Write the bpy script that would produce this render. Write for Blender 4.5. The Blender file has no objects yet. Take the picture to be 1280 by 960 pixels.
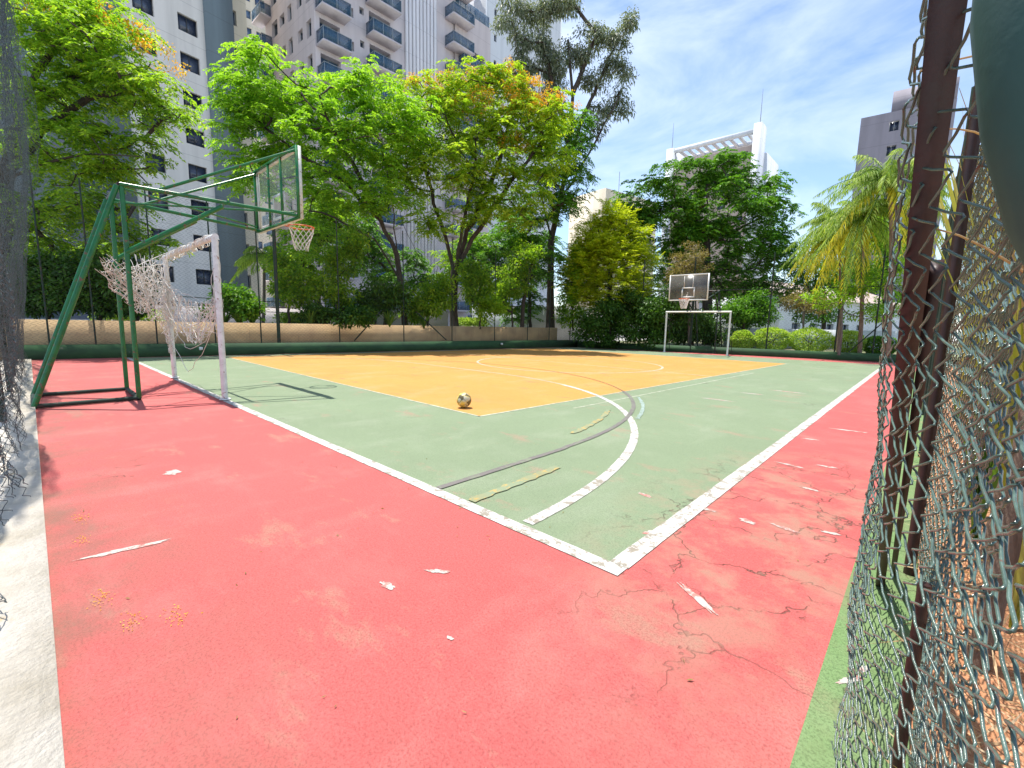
import bpy, math, random
import numpy as np
from mathutils import Vector, Matrix
R=math.radians
rng=np.random.default_rng(7); random.seed(7)
scn=bpy.context.scene
COL=scn.collection

# ------------------------------------------------------------------ camera
FPX=555.9; PITCH,ROLL,YAW=-0.13283,0.02075,-0.745806
CAM=np.array([1.0409,-1.9170,1.2198])
Fv=np.array([math.sin(YAW)*math.cos(PITCH),math.cos(YAW)*math.cos(PITCH),math.sin(PITCH)])
Rv=np.cross(Fv,[0,0,1.]);Rv/=np.linalg.norm(Rv);Uv=np.cross(Rv,Fv)
R2=Rv*math.cos(ROLL)+Uv*math.sin(ROLL);U2=-Rv*math.sin(ROLL)+Uv*math.cos(ROLL)
cd=bpy.data.cameras.new('camera');cam=bpy.data.objects.new('camera',cd);COL.objects.link(cam)
cam.matrix_world=Matrix(((R2[0],U2[0],-Fv[0],CAM[0]),(R2[1],U2[1],-Fv[1],CAM[1]),(R2[2],U2[2],-Fv[2],CAM[2]),(0,0,0,1)))
cd.sensor_width=36;cd.lens=FPX/1280*36;cd.clip_start=0.02;cd.clip_end=2000
scn.camera=cam
def ray(u,v): return Fv+R2*((u-640)/FPX)+U2*((480-v)/FPX)
def atZ(u,v,Z): return CAM+ray(u,v)*Z          # a surveyed point Z metres deep
def aty(u,v,y): d=ray(u,v);return CAM+d*((y-CAM[1])/d[1])

# ------------------------------------------------------------------ tags / linking
def tag(o,label=None,cat=None,group=None,kind=None):
    if label:o['label']=label
    if cat:o['category']=cat
    if group:o['group']=group
    if kind:o['kind']=kind
    return o
def empty(name,loc=(0,0,0),rz=0):
    o=bpy.data.objects.new(name,None);COL.objects.link(o);o.location=loc;o.rotation_euler=(0,0,rz);o.empty_display_size=.2
    return o
class MB:
    """mesh collector; faces of 3 or 4 corners"""
    def __init__(s): s.V=[];s.q=[];s.t=[];s.n=0
    def add(s,V,q=None,t=None):
        V=np.asarray(V,float).reshape(-1,3);s.V.append(V)
        if q is not None and len(q): s.q.append(np.asarray(q,int)+s.n)
        if t is not None and len(t): s.t.append(np.asarray(t,int)+s.n)
        s.n+=len(V);return s
    def box(s,a,b,M=None):
        x0,y0,z0=a;x1,y1,z1=b
        V=np.array([[x0,y0,z0],[x1,y0,z0],[x1,y1,z0],[x0,y1,z0],[x0,y0,z1],[x1,y0,z1],[x1,y1,z1],[x0,y1,z1]],float)
        if M is not None: V=(np.asarray(M[0])@V.T).T+np.asarray(M[1])
        return s.add(V,[[0,3,2,1],[4,5,6,7],[0,1,5,4],[1,2,6,5],[2,3,7,6],[3,0,4,7]])
    def beam(s,p,q,w,h,up=(0,0,1)):
        p=np.array(p,float);q=np.array(q,float);d=q-p;L=np.linalg.norm(d);d/=L
        up=np.array(up,float)
        if abs(d@up)>.98: up=np.array([1.,0,0])
        a=np.cross(d,up);a/=np.linalg.norm(a);b=np.cross(a,d)
        return s.box((-w/2,0,-h/2),(w/2,L,h/2),(np.stack([a,d,b],1),p))
    def tube(s,P,r,n=8,cap=True,closed=False):
        P=np.asarray(P,float);m=len(P);r=np.broadcast_to(np.asarray(r,float),(m,))
        if closed: T=np.roll(P,-1,0)-np.roll(P,1,0)
        else: T=np.gradient(P,axis=0)
        T/=np.linalg.norm(T,axis=1)[:,None]+1e-12
        ref=np.array([0,0,1.]) if abs(T[:,2]).mean()<.8 else np.array([1.,.3,0])
        A=np.cross(T,ref);A/=np.linalg.norm(A,axis=1)[:,None]+1e-9;B=np.cross(T,A)
        a=np.arange(n)*2*np.pi/n
        V=P[:,None,:]+r[:,None,None]*(np.cos(a)[None,:,None]*A[:,None,:]+np.sin(a)[None,:,None]*B[:,None,:])
        i=np.arange(m if closed else m-1)[:,None];j=np.arange(n)[None,:];i2=(i+1)%m;j2=(j+1)%n
        q=np.stack([i*n+j,i2*n+j,i2*n+j2,i*n+j2],-1).reshape(-1,4)
        s.add(V.reshape(-1,3),q)
        if cap and not closed and n>3:
            for k,rev in ((0,False),(m-1,True)):
                c=np.vstack([V[k],V[k].mean(0)]);jj=np.arange(n)
                t=np.stack([jj,(jj+1)%n,np.full(n,n)],1)
                s.add(c,None,t if not rev else t[:,::-1])
        return s
    def lathe(s,prof,n=16,c=(0,0,0)):
        prof=np.array(prof,float);a=np.arange(n)*2*np.pi/n
        V=np.stack([prof[:,0,None]*np.cos(a),prof[:,0,None]*np.sin(a),np.repeat(prof[:,1,None],n,1)],-1)+np.array(c)
        m=len(prof);i=np.arange(m-1)[:,None];j=np.arange(n)[None,:];j2=(j+1)%n
        return s.add(V.reshape(-1,3),np.stack([i*n+j,i*n+j2,(i+1)*n+j2,(i+1)*n+j],-1).reshape(-1,4))
    def poly(s,P,z=None):
        """flat fan polygon"""
        P=np.asarray(P,float)
        if P.shape[1]==2: P=np.column_stack([P,np.full(len(P),z)])
        c=P.mean(0);V=np.vstack([P,c]);k=len(P);j=np.arange(k)
        return s.add(V,None,np.stack([j,(j+1)%k,np.full(k,k)],1))
    def build(s,name,mat,parent=None,smooth=False,loc=None):
        me=bpy.data.meshes.new(name)
        V=np.vstack(s.V) if s.V else np.zeros((0,3))
        if loc is not None: V=V-np.asarray(loc,float)
        q=np.vstack(s.q) if s.q else np.zeros((0,4),int);t=np.vstack(s.t) if s.t else np.zeros((0,3),int)
        me.vertices.add(len(V));me.vertices.foreach_set('co',V.ravel().astype(np.float32))
        me.loops.add(q.size+t.size);me.loops.foreach_set('vertex_index',np.concatenate([q.ravel(),t.ravel()]).astype(np.int32))
        me.polygons.add(len(q)+len(t))
        st=np.concatenate([np.arange(len(q))*4,q.size+np.arange(len(t))*3]).astype(np.int32)
        me.polygons.foreach_set('loop_start',st)
        if smooth: me.polygons.foreach_set('use_smooth',np.ones(len(st),bool))
        me.update(calc_edges=True)
        if mat: me.materials.append(mat)
        o=bpy.data.objects.new(name,me);COL.objects.link(o)
        if parent is not None:o.parent=parent
        if loc is not None:o.location=loc
        return o
def struct(name,mb,mat): return tag(mb.build(name,mat),kind='structure')

# ------------------------------------------------------------------ materials
class NT:
    def __init__(s,name):
        s.m=bpy.data.materials.new(name);s.m.use_nodes=True;s.t=s.m.node_tree;s.b=s.t.nodes['Principled BSDF'];s.out=s.t.nodes['Material Output']
        s.tc=s.t.nodes.new('ShaderNodeTexCoord').outputs['Object']
    def n(s,ty,**k):
        o=s.t.nodes.new(ty)
        for a,v in k.items(): setattr(o,a,v)
        return o
    def l(s,a,b): s.t.links.new(a,b)
    def val(s,sock,v):
        if hasattr(v,'links') or hasattr(v,'is_linked'): s.l(v,sock)
        else: sock.default_value=v
    def noise(s,scale,detail=4,rough=.6,vec=None,out='Fac'):
        o=s.n('ShaderNodeTexNoise');o.inputs['Scale'].default_value=scale;o.inputs['Detail'].default_value=detail;o.inputs['Roughness'].default_value=rough
        s.l(vec if vec is not None else s.tc,o.inputs['Vector']);return o.outputs[out]
    def mapping(s,scale=(1,1,1),loc=(0,0,0),rot=(0,0,0),vec=None):
        o=s.n('ShaderNodeMapping');o.inputs['Scale'].default_value=scale;o.inputs['Location'].default_value=loc;o.inputs['Rotation'].default_value=rot
        s.l(vec if vec is not None else s.tc,o.inputs['Vector']);return o.outputs[0]
    def ramp(s,f,a,b,c0=(0,0,0,1),c1=(1,1,1,1)):
        o=s.n('ShaderNodeValToRGB');e=o.color_ramp.elements;e[0].position=a;e[1].position=b;e[0].color=c0;e[1].color=c1
        s.l(f,o.inputs[0]);return o.outputs[0]
    def mix(s,f,a,b,mode='MIX'):
        o=s.n('ShaderNodeMix',data_type='RGBA',blend_type=mode)
        s.val(o.inputs['Factor'],f)
        for sock,v in ((o.inputs['A'],a),(o.inputs['B'],b)):
            if isinstance(v,tuple): sock.default_value=v if len(v)==4 else (*v,1)
            else: s.l(v,sock)
        return o.outputs['Result']
    def math(s,op,a,b=None):
        o=s.n('ShaderNodeMath',operation=op);s.val(o.inputs[0],a)
        if b is not None:s.val(o.inputs[1],b)
        return o.outputs[0]
    def bump(s,h,st=.3,d=.01):
        o=s.n('ShaderNodeBump');o.inputs['Strength'].default_value=st;o.inputs['Distance'].default_value=d;s.l(h,o.inputs['Height']);s.l(o.outputs[0],s.b.inputs['Normal'])
    def base(s,c,rough=.8,metal=0):
        if isinstance(c,tuple): s.b.inputs['Base Color'].default_value=(*c[:3],1)
        else: s.l(c,s.b.inputs['Base Color'])
        s.val(s.b.inputs['Roughness'],rough);s.b.inputs['Metallic'].default_value=metal;return s
def painted(name,col,rough=.5,var=.25,scale=6,rust=0,rustcol=(.16,.06,.03),metal=0):
    k=NT(name);nz=k.noise(scale,5);dk=tuple(c*(1-var) for c in col)
    c=k.mix(k.ramp(nz,.35,.65),(*dk,1),(*col,1))
    if rust>0:
        r=k.ramp(k.noise(scale*1.7,6,.7),.62-rust*.3,.68-rust*.3);c=k.mix(r,c,(*rustcol,1))
    k.base(c,rough,metal);k.bump(k.noise(scale*12,3),.15,.004);return k.m
def wallmat(name,col,streak=.12,scale=.4):
    k=NT(name);st=k.noise(1,5,.6,k.mapping((scale*3,scale*3,scale*.25)))
    fine=k.noise(3,4)
    c=k.mix(k.ramp(st,.4,.75),(*col,1),(*[x*(1-streak*2) for x in col],1));c=k.mix(.18,c,k.mix(fine,(*[x*.8 for x in col],1),(*[min(1,x*1.1) for x in col],1)))
    sp=k.n('ShaderNodeSeparateXYZ');k.l(k.tc,sp.inputs[0]);jt=k.math('LESS_THAN',k.math('FRACT',k.math('DIVIDE',sp.outputs['Z'],2.85)),.018)
    c=k.mix(k.math('MULTIPLY',jt,.4),c,(*[x*.45 for x in col],1))
    k.base(c,.85);k.bump(k.noise(25,2),.1,.01);return k.m
def leafmat(name,cols,trans=.45,rough=.5):
    """cols: list of leaf colours picked at random for every leaf"""
    k=NT(name);g=k.n('ShaderNodeNewGeometry')
    r=k.n('ShaderNodeValToRGB');e=r.color_ramp.elements
    while len(e)<len(cols): e.new(.5)
    for i,c in enumerate(cols): e[i].position=i/max(1,len(cols)-1);e[i].color=(*c,1)
    big=k.noise(.9,3,.5)
    f=k.math('ADD',k.math('MULTIPLY',g.outputs['Random Per Island'],.55),k.math('MULTIPLY',k.math('SUBTRACT',big,.22),.8))
    k.l(f,r.inputs[0]);k.base(r.outputs[0],rough)
    k.b.inputs['Specular IOR Level'].default_value=.35
    tr=k.n('ShaderNodeBsdfTranslucent');cc=k.mix(1.,r.outputs[0],(1.25,1.35,.55,1),'MULTIPLY');k.l(cc,tr.inputs['Color'])
    mx=k.n('ShaderNodeMixShader');mx.inputs[0].default_value=trans;k.l(k.b.outputs[0],mx.inputs[1]);k.l(tr.outputs[0],mx.inputs[2]);k.l(mx.outputs[0],k.out.inputs[0])
    return k.m
def courtmat(name,col,pale,dirty,wear=.5,grain=1.0,kerbside=False):
    """old acrylic paint on asphalt: stains, worn-through spots and fine cracks"""
    k=NT(name)
    c=k.mix(k.ramp(k.noise(.55,5,.6),.35,.7),(*col,1),(*[x*.88 for x in col],1))
    c=k.mix(k.math('MULTIPLY',k.ramp(k.noise(1.6,6,.65,k.mapping((1,.45,1))),.52,.72),.55*wear),c,(*pale,1))
    c=k.mix(k.math('MULTIPLY',k.ramp(k.noise(2.3,8,.72,k.mapping((.5,1,1),(7,3,0))),.58,.66),.75*wear),c,(*dirty,1))
    gr=k.noise(105,4,.85);c=k.mix(k.math('MULTIPLY',k.ramp(gr,.50,.57),.62*grain),c,(*[x*.42 for x in col],1));c=k.mix(k.math('MULTIPLY',k.ramp(k.noise(48,5,.8,k.mapping(loc=(7,1,4))),.54,.62),.42*grain),c,(*[x*.6 for x in col],1));c=k.mix(k.math('MULTIPLY',k.ramp(k.noise(60,6,.85,k.mapping(loc=(5,5,5))),.52,.62),.30*grain),c,(*[min(1,x*1.25+.03) for x in col],1));c=k.mix(k.math('MULTIPLY',k.ramp(k.noise(11,7,.8,k.mapping(loc=(1,8,2))),.66,.70),.45*wear),c,(*dirty,1))
    fl=k.ramp(k.noise(55,6,.85,k.mapping(loc=(9,9,9))),.655,.68);c=k.mix(k.math('MULTIPLY',fl,.6),c,(*[min(1,x*1.5+.1) for x in pale],1))
    # cracks: thin cell edges, warped, only inside a few patches
    w=k.n('ShaderNodeVectorMath',operation='ADD');sc=k.n('ShaderNodeVectorMath',operation='SCALE');k.l(k.noise(3,4,.6,out='Color'),sc.inputs[0]);sc.inputs['Scale'].default_value=.55
    k.l(k.tc,w.inputs[0]);k.l(sc.outputs[0],w.inputs[1])
    vo=k.n('ShaderNodeTexVoronoi',feature='DISTANCE_TO_EDGE');vo.inputs['Scale'].default_value=2.1;k.l(w.outputs[0],vo.inputs['Vector'])
    edge=k.ramp(vo.outputs['Distance'],.003,.017,(1,1,1,1),(0,0,0,1))
    # worst around the near corner of the sideline
    sx=k.n('ShaderNodeVectorMath',operation='DISTANCE');k.l(k.mapping((1,.42,1)),sx.inputs[0]);sx.inputs[1].default_value=(.45,.55,0)
    near=k.ramp(sx.outputs['Value'],.45,2.0,(1,1,1,1),(0,0,0,1))
    patch=k.math('MAXIMUM',k.ramp(k.noise(.9,4,.6,k.mapping(loc=(3,9,0))),.64,.68),k.math('MULTIPLY',near,k.ramp(k.noise(1.9,5,.7),.42,.5)))
    ck=k.math('MULTIPLY',edge,patch);c=k.mix(k.math('MULTIPLY',ck,.85),c,(.07,.045,.03,1))
    c=k.mix(k.math('MULTIPLY',k.math('MULTIPLY',near,k.ramp(k.noise(2.6,5,.7),.45,.6)),.7),c,(*dirty,1))
    if kerbside:   # grime gathered along the kerb at y=-1.95
        sp=k.n('ShaderNodeSeparateXYZ');k.l(k.tc,sp.inputs[0])
        mr=k.n('ShaderNodeMapRange');mr.inputs['From Min'].default_value=-1.95;mr.inputs['From Max'].default_value=-1.15;mr.inputs['To Min'].default_value=1;mr.inputs['To Max'].default_value=0;k.l(sp.outputs['Y'],mr.inputs['Value'])
        g_=k.math('MULTIPLY',mr.outputs[0],k.ramp(k.noise(2.2,6,.7,k.mapping(loc=(4,4,4))),.40,.66));c=k.mix(k.math('MULTIPLY',g_,.75),c,(.16,.105,.07,1))
    c=k.mix(k.math('MULTIPLY',k.ramp(k.noise(1.2,7,.75,k.mapping((1,1.8,1),(1,7,3))),.5,.68),.20),c,(*pale,1))
    k.base(c,.72);k.b.inputs['Specular IOR Level'].default_value=.35
    k.bump(k.math('SUBTRACT',gr,k.math('MULTIPLY',ck,3.0)),.6,.006);return k.m
def linemat(name,col,under,wear=.5):
    k=NT(name)
    c=k.mix(k.ramp(k.noise(9,8,.8,k.mapping(loc=(2,2,2))),.58-.05*wear,.62-.05*wear),(*col,1),(*under,1));c=k.mix(k.math('MULTIPLY',k.ramp(k.noise(2.2,4,.6),.45,.65),.35),c,(*[x*.72 for x in col],1))
    c=k.mix(k.math('MULTIPLY',k.ramp(k.noise(60,3,.7),.5,.8),.3),c,(*[x*.6 for x in col],1))
    k.base(c,.7);return k.m

M={}
M['red']=courtmat('red court paint',(.50,.102,.094),(.50,.21,.18),(.33,.20,.14),.85,1.0,True)
M['green']=courtmat('green court paint',(.205,.265,.155),(.28,.32,.22),(.31,.22,.15),1.15,.8)
M['orange']=courtmat('orange court paint',(.57,.275,.062),(.54,.33,.15),(.36,.19,.08),1.1,.8)
M['strip']=courtmat('bright green paint',(.15,.255,.09),(.24,.32,.16),(.2,.2,.1),.8)
M['white_line']=linemat('white line paint',(.50,.49,.455),(.24,.21,.16),1.3)
M['scrape']=linemat('worn pale paint',(.46,.41,.37),(.42,.16,.13),1.6)
M['thin_line']=linemat('pale line paint',(.42,.44,.33),(.24,.27,.17),1.5)
M['grey_line']=linemat('grey line paint',(.15,.135,.125),(.18,.2,.14),1.2)
M['yellow_line']=linemat('yellow line paint',(.40,.29,.09),(.2,.25,.15),2.6)
M['brown_line']=linemat('dark line paint',(.22,.12,.04),(.4,.2,.06),1.4)
M['blue_line']=linemat('pale blue line paint',(.28,.36,.33),(.18,.24,.16),1.6)
k=NT('white kerb concrete');c=k.mix(k.ramp(k.noise(2.2,6,.65),.42,.7),(.62,.57,.49,1),(.42,.37,.28,1));c=k.mix(k.ramp(k.noise(3.4,5,.6,k.mapping(loc=(4,1,0))),.66,.76),c,(.6,.42,.2,1));c=k.mix(k.math('MULTIPLY',k.ramp(k.noise(70,3,.7),.5,.7),.35),c,(.4,.37,.32,1));k.base(c,.85);k.bump(k.noise(40,4),.4,.01);M['kerb']=k.m
k=NT('old asphalt');k.base(k.mix(k.noise(3,6),(.10,.095,.085,1),(.2,.19,.17,1)),.9);M['asphalt']=k.m
k=NT('ground earth');k.base(k.mix(k.ramp(k.noise(.4,6),.4,.65),(.12,.16,.06,1),(.24,.2,.13,1)),.95);M['earth']=k.m
k=NT('pale street paving');k.base(k.mix(k.ramp(k.noise(.5,6),.4,.65),(.42,.41,.38,1),(.30,.29,.26,1)),.9);M['paving']=k.m  # street paving, toned pale to bounce sun onto facades and tree undersides
k=NT('orange soil');c=k.mix(k.noise(9,6,.7),(.33,.13,.06,1),(.60,.30,.15,1));c=k.mix(k.ramp(k.noise(55,3),.55,.7),c,(.72,.48,.28,1));k.base(c,.95);k.bump(k.noise(30,5),.8,.03);M['soil']=k.m
k=NT('green kerb paint');c=k.mix(k.ramp(k.noise(1.5,6,.7,k.mapping((1,1,2))),.4,.7),(.035,.105,.035,1),(.02,.05,.022,1));c=k.mix(k.ramp(k.noise(4,6,.75),.64,.7),c,(.13,.14,.1,1));k.base(c,.75);M['kerb_green']=k.m
k=NT('tan rendered wall');c=k.mix(k.ramp(k.noise(1.1,6,.65),.35,.7),(.62,.44,.23,1),(.40,.27,.15,1));c=k.mix(k.ramp(k.noise(1,6,.7,k.mapping((4,4,.5))),.58,.74),c,(.24,.17,.11,1));k.base(c,.9);k.bump(k.noise(18,5),.5,.02);M['tan']=k.m
M['wire']=painted('pvc coated wire',(.10,.165,.14),.24,.5,30,.15,(.12,.07,.05))
M['wire_left']=painted('grey green fence wire',(.06,.085,.09),.4,.4,20,.1,(.1,.07,.05))
M['wire_far']=painted('dark fence wire',(.07,.085,.06),.6,.3,8)
M['post_dark']=painted('dark green fence post',(.018,.045,.03),.8,.4,5,.25,(.06,.035,.025))
M['post_brown']=painted('rusty brown steel',(.045,.016,.013),.5,.5,14,.3,(.035,.018,.014))
M['post_green']=painted('thick dark green paint',(.022,.085,.075),.6,.3,5)
M['hoop_green']=painted('green enamel on steel tube',(.01,.17,.042),.25,.35,7,.15,(.16,.07,.04))
M['hoop_white']=painted('whitish worn enamel',(.68,.70,.62),.45,.25,9,.15,(.3,.2,.13))
M['goal_white']=painted('worn white goal paint',(.80,.80,.78),.45,.2,9,.12,(.35,.2,.14))
M['goal_far']=painted('white goal paint',(.8,.8,.76),.45,.15,9)
M['rim']=painted('orange rim paint',(.75,.14,.03),.4,.3,12)
M['cord']=painted('old net cord',(.86,.82,.76),.9,.3,20)
M['cord_white']=painted('white net cord',(.8,.74,.7),.9,.2,20)
M['bark']=None
def bark(name,a,b):
    k=NT(name);c=k.mix(k.ramp(k.noise(6,7,.7,k.mapping((3,3,.6))),.35,.65),(*a,1),(*b,1));k.base(c,.95);k.bump(k.noise(14,6,.7,k.mapping((3,3,.5))),.9,.05);return k.m
M['bark']=bark('dark bark',(.035,.025,.02),(.10,.075,.06));M['bark_grey']=bark('grey bark',(.11,.085,.07),(.24,.2,.17));M['palm_bark']=bark('ringed palm bark',(.16,.10,.07),(.34,.24,.18))
k=NT('backboard glass');k.base((.42,.5,.47),.12);k.b.inputs['Alpha'].default_value=.16;M['board_glass']=k.m
k=NT('smoky backboard');k.base(k.mix(k.noise(4,4),(.10,.10,.09,1),(.16,.155,.14,1)),.25);k.b.inputs['Alpha'].default_value=.72;M['board_dark']=k.m
def glass(name,c,c2): 
    k=NT(name);k.base(k.mix(k.ramp(k.noise(.45,2),.4,.6),(*c,1),(*c2,1)),.12);k.b.inputs['Specular IOR Level'].default_value=.7;return k.m
M['pane']=glass('window glass',(.02,.03,.06),(.07,.09,.14));M['pane_blue']=glass('blue window glass',(.05,.09,.18),(.14,.22,.34))
k=NT('balcony glass');k.base((.05,.12,.2),.1);k.b.inputs['Alpha'].default_value=.6;M['rail_glass']=k.m
M['b_white']=wallmat('white tower render',(.76,.72,.68));M['b_blue']=wallmat('blue grey tower render',(.17,.22,.25));M['b_pink']=wallmat('pinkish white render',(.64,.58,.60));M['b_pink_shade']=wallmat('beige shade-toned render',(.62,.55,.55))  # b_pink has a darker beige copy with shade put into the colour
M['b_cool']=wallmat('cool white render',(.66,.69,.73));M['b_grey']=wallmat('grey mauve render',(.30,.28,.32));M['b_cream']=wallmat('cream render',(.72,.64,.5));M['b_terra']=wallmat('brownish band',(.45,.36,.31))
M['b_shade_dark']=wallmat('render darkened for shade',(.16,.17,.21))  # dark tone stands in for the shade behind the left tree
M['b_rib']=wallmat('ribbed white cladding',(.78,.76,.78));M['dark_metal']=painted('dark window metal',(.05,.055,.065),.5,.2,4);M['metal']=painted('grey metal',(.35,.38,.4),.4,.2,4)
M['leaf_lime']=leafmat('lime green leaves',[(.07,.16,.015),(.17,.34,.025),(.32,.52,.045),(.50,.64,.09)],.6)
M['leaf_gold']=leafmat('yellowing green leaves',[(.08,.17,.015),(.22,.36,.025),(.42,.54,.045),(.66,.64,.10)],.6)
M['leaf_left']=leafmat('feathery green leaves',[(.07,.15,.02),(.16,.31,.025),(.34,.48,.04),(.52,.58,.08)],.6)
M['leaf_dark']=leafmat('deep green leaves',[(.03,.10,.012),(.07,.2,.018),(.15,.33,.025),(.30,.46,.04)],.4)
M['leaf_euc']=leafmat('grey green leaves',[(.07,.10,.07),(.15,.19,.13),(.26,.29,.22),(.38,.38,.32)],.3)
M['leaf_bamboo']=leafmat('yellow green feathery leaves',[(.24,.32,.015),(.42,.50,.02),(.58,.62,.03),(.70,.70,.08)],.5)
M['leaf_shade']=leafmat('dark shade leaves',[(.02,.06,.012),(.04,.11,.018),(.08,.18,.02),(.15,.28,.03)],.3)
M['leaf_hedge']=leafmat('bright hedge leaves',[(.2,.32,.05),(.34,.48,.07),(.46,.58,.12),(.6,.68,.22)],.4)
M['leaf_dry']=leafmat('ochre dry leaves',[(.13,.10,.04),(.24,.18,.07),(.3,.24,.09),(.22,.22,.06)],.35)
M['blossom']=leafmat('yellow orange blossoms',[(.55,.38,.02),(.75,.5,.04),(.7,.27,.03),(.8,.6,.08)],.4)
M['palm_leaf']=leafmat('palm fronds',[(.10,.2,.03),(.22,.36,.05),(.4,.5,.10),(.55,.6,.2)],.45)
M['palm_yellow']=leafmat('yellow palm fronds',[(.40,.36,.03),(.60,.52,.04),(.72,.64,.08),(.40,.45,.06)],.45)
M['blade']=leafmat('variegated blades',[(.2,.26,.04),(.5,.5,.1),(.7,.62,.25),(.78,.62,.42)],.4)
M['blade_dry']=leafmat('dry pinkish blades',[(.22,.13,.07),(.45,.30,.17),(.66,.50,.32),(.78,.68,.52)],.4)
M['strap']=leafmat('strap leaves',[(.04,.1,.02),(.09,.2,.03),(.2,.33,.05),(.3,.42,.08)],.4)

# ------------------------------------------------------------------ ground
def rect(x0,y0,x1,y1,z): return MB().poly([(x0,y0),(x1,y0),(x1,y1),(x0,y1)],z)
WA=np.array([-16.74,-2.04]);WB=np.array([-13.95,19.9])       # foot of the long kerb wall
wd=(WB-WA)/np.linalg.norm(WB-WA);wn=np.array([-wd[1],wd[0]])  # outward (away from court)
FA=WB;FB=np.array([1.25,22.1]);fd=(FB-FA)/np.linalg.norm(FB-FA);fn=np.array([-fd[1],fd[0]])
struct('terrain',rect(-400,-400,400,400,-.06),M['paving'])
struct('court_red_surface',rect(-16.9,-2.0,1.12,22.2,0.0),M['red'])
struct('court_green_surface',MB().poly([(0,0),(0,19.83),(-13.8,19.6),(-16.3,.1),(-16.3,0)],.0015),M['green'])
struct('court_orange_surface',MB().poly([(-3.2,2.04),(-2.62,16.9),(-13.9,16.9),(-15.3,2.3)],.003),M['orange'])
struct('green_border_strip',rect(.885,-1.9,1.13,22.1,.0015),M['strip'])
def band(P,w,z,mb=None,jag=0):
    mb=mb or MB();P=np.asarray(P,float);T=np.gradient(P,axis=0);T/=np.linalg.norm(T,axis=1)[:,None];N=np.stack([-T[:,1],T[:,0]],1)
    j=rng.normal(0,jag,(2,len(P),1)) if jag else np.zeros((2,len(P),1))
    A=P+N*(w/2)+N*j[0];B=P-N*(w/2)+N*j[1];n=len(P)
    V=np.column_stack([np.vstack([A,B]),np.full(2*n,z)]);i=np.arange(n-1)
    return mb.add(V,np.stack([i,i+n,i+n+1,i+1],1))
def seg(a,b,n=40): t=np.linspace(0,1,n)[:,None];return np.array(a)*(1-t)+np.array(b)*t
def arc(c,r,a0,a1,n=60): a=np.radians(np.linspace(a0,a1,n));return np.stack([c[0]+r*np.cos(a),c[1]+r*np.sin(a)],1)
Z1,Z2,Z3=.0045,.0070,.0030
lw=.095
struct('court_goal_line',band(seg((lw/2,0),(-16.4,0),160),lw,Z1,jag=.0015),M['white_line'])
struct('court_sideline',band(seg((0,lw/2+.003),(0,19.8),200),lw+.01,Z1,jag=.0015),M['white_line'])
struct('court_far_goal_line',band(seg((-.06,19.83),(-14,19.6),60),.07,Z1,jag=.002),M['thin_line'])
pa=np.vstack([arc((-6.6,0),5.95,0.8,89,90),seg((-6.6,5.97),(-9.9,5.97),20),arc((-10,0),5.95,91,170,60)])
pa2=pa[68:];pa=pa[:69]
struct('penalty_area_line',band(pa,.085,Z1+.001,jag=.0015),M['white_line']);struct('penalty_area_line_on_orange',band(pa2,.06,Z1+.001,jag=.003),M['thin_line'])
gp=np.vstack([seg((-1.5,.05),(-1.5,1.6),20),arc((-7.6,1.6),6.08,1,90,90),arc((-7.9,1.6),6.08,91,170,50)])
struct('three_point_line',band(gp[:62],.06,Z2+.001,jag=.002),M['grey_line'])
struct('three_point_line_on_orange',band(gp[61:],.045,Z2,jag=.002),M['brown_line'])
struct('old_blue_curve',band(arc((-7.6,1.6),6.22,18,36,30),.05,Z2,jag=.006),M['blue_line'])
struct('old_yellow_line',band(seg((-1.14,.06),(-1.19,1.1),20),.075,Z2+.002,jag=.008),M['yellow_line'])
struct('old_yellow_curve',band(arc((-7.4,1.4),5.65,8,25,24),.07,Z2+.002,jag=.010),M['yellow_line'])
struct('centre_circle',band(arc((-7.5,10),2.95,0,360,80),.07,Z1+.001),M['thin_line'])
struct('centre_mark_line',band(seg((-2.9,9.95),(-14.6,10.0),30),.05,Z1,jag=.002),M['thin_line'])
struct('volleyball_court_edge_line',band(seg((-3.2,2.04),(-2.62,16.9),40),.04,Z1,jag=.004),M['thin_line'])
struct('volleyball_court_end_line',band(seg((-3.2,2.05),(-15.3,2.3),40),.04,Z1,jag=.004),M['thin_line'])
struct('volleyball_far_line',band(seg((-2.62,16.9),(-13.9,16.9),40),.05,Z1),M['thin_line'])
struct('basketball_thin_line',band(seg((-2.7,3.5),(-2.45,12.0),50),.035,Z1,jag=.003),M['thin_line'])
struct('basketball_far_thin_line',band(seg((-2.4,16.4),(-.5,16.7),20),.05,Z1,jag=.003),M['thin_line'])
def blob(mb,c,l,w,ang,z,n=56):
    a=np.linspace(0,2*np.pi,n,endpoint=False);r=.9+.07*rng.normal(size=n)+.2*np.sin(2*a+rng.random()*6)+.14*np.sin(5*a+rng.random()*6)+.06*np.sin(11*a);r=np.clip(r,.3,1.6)
    x=l/2*np.cos(a)*r;y=w/2*np.sin(a)*r;ca,sa=math.cos(ang),math.sin(ang)
    mb.poly(np.stack([c[0]+x*ca-y*sa,c[1]+x*sa+y*ca],1),z)
mk=MB()
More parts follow.
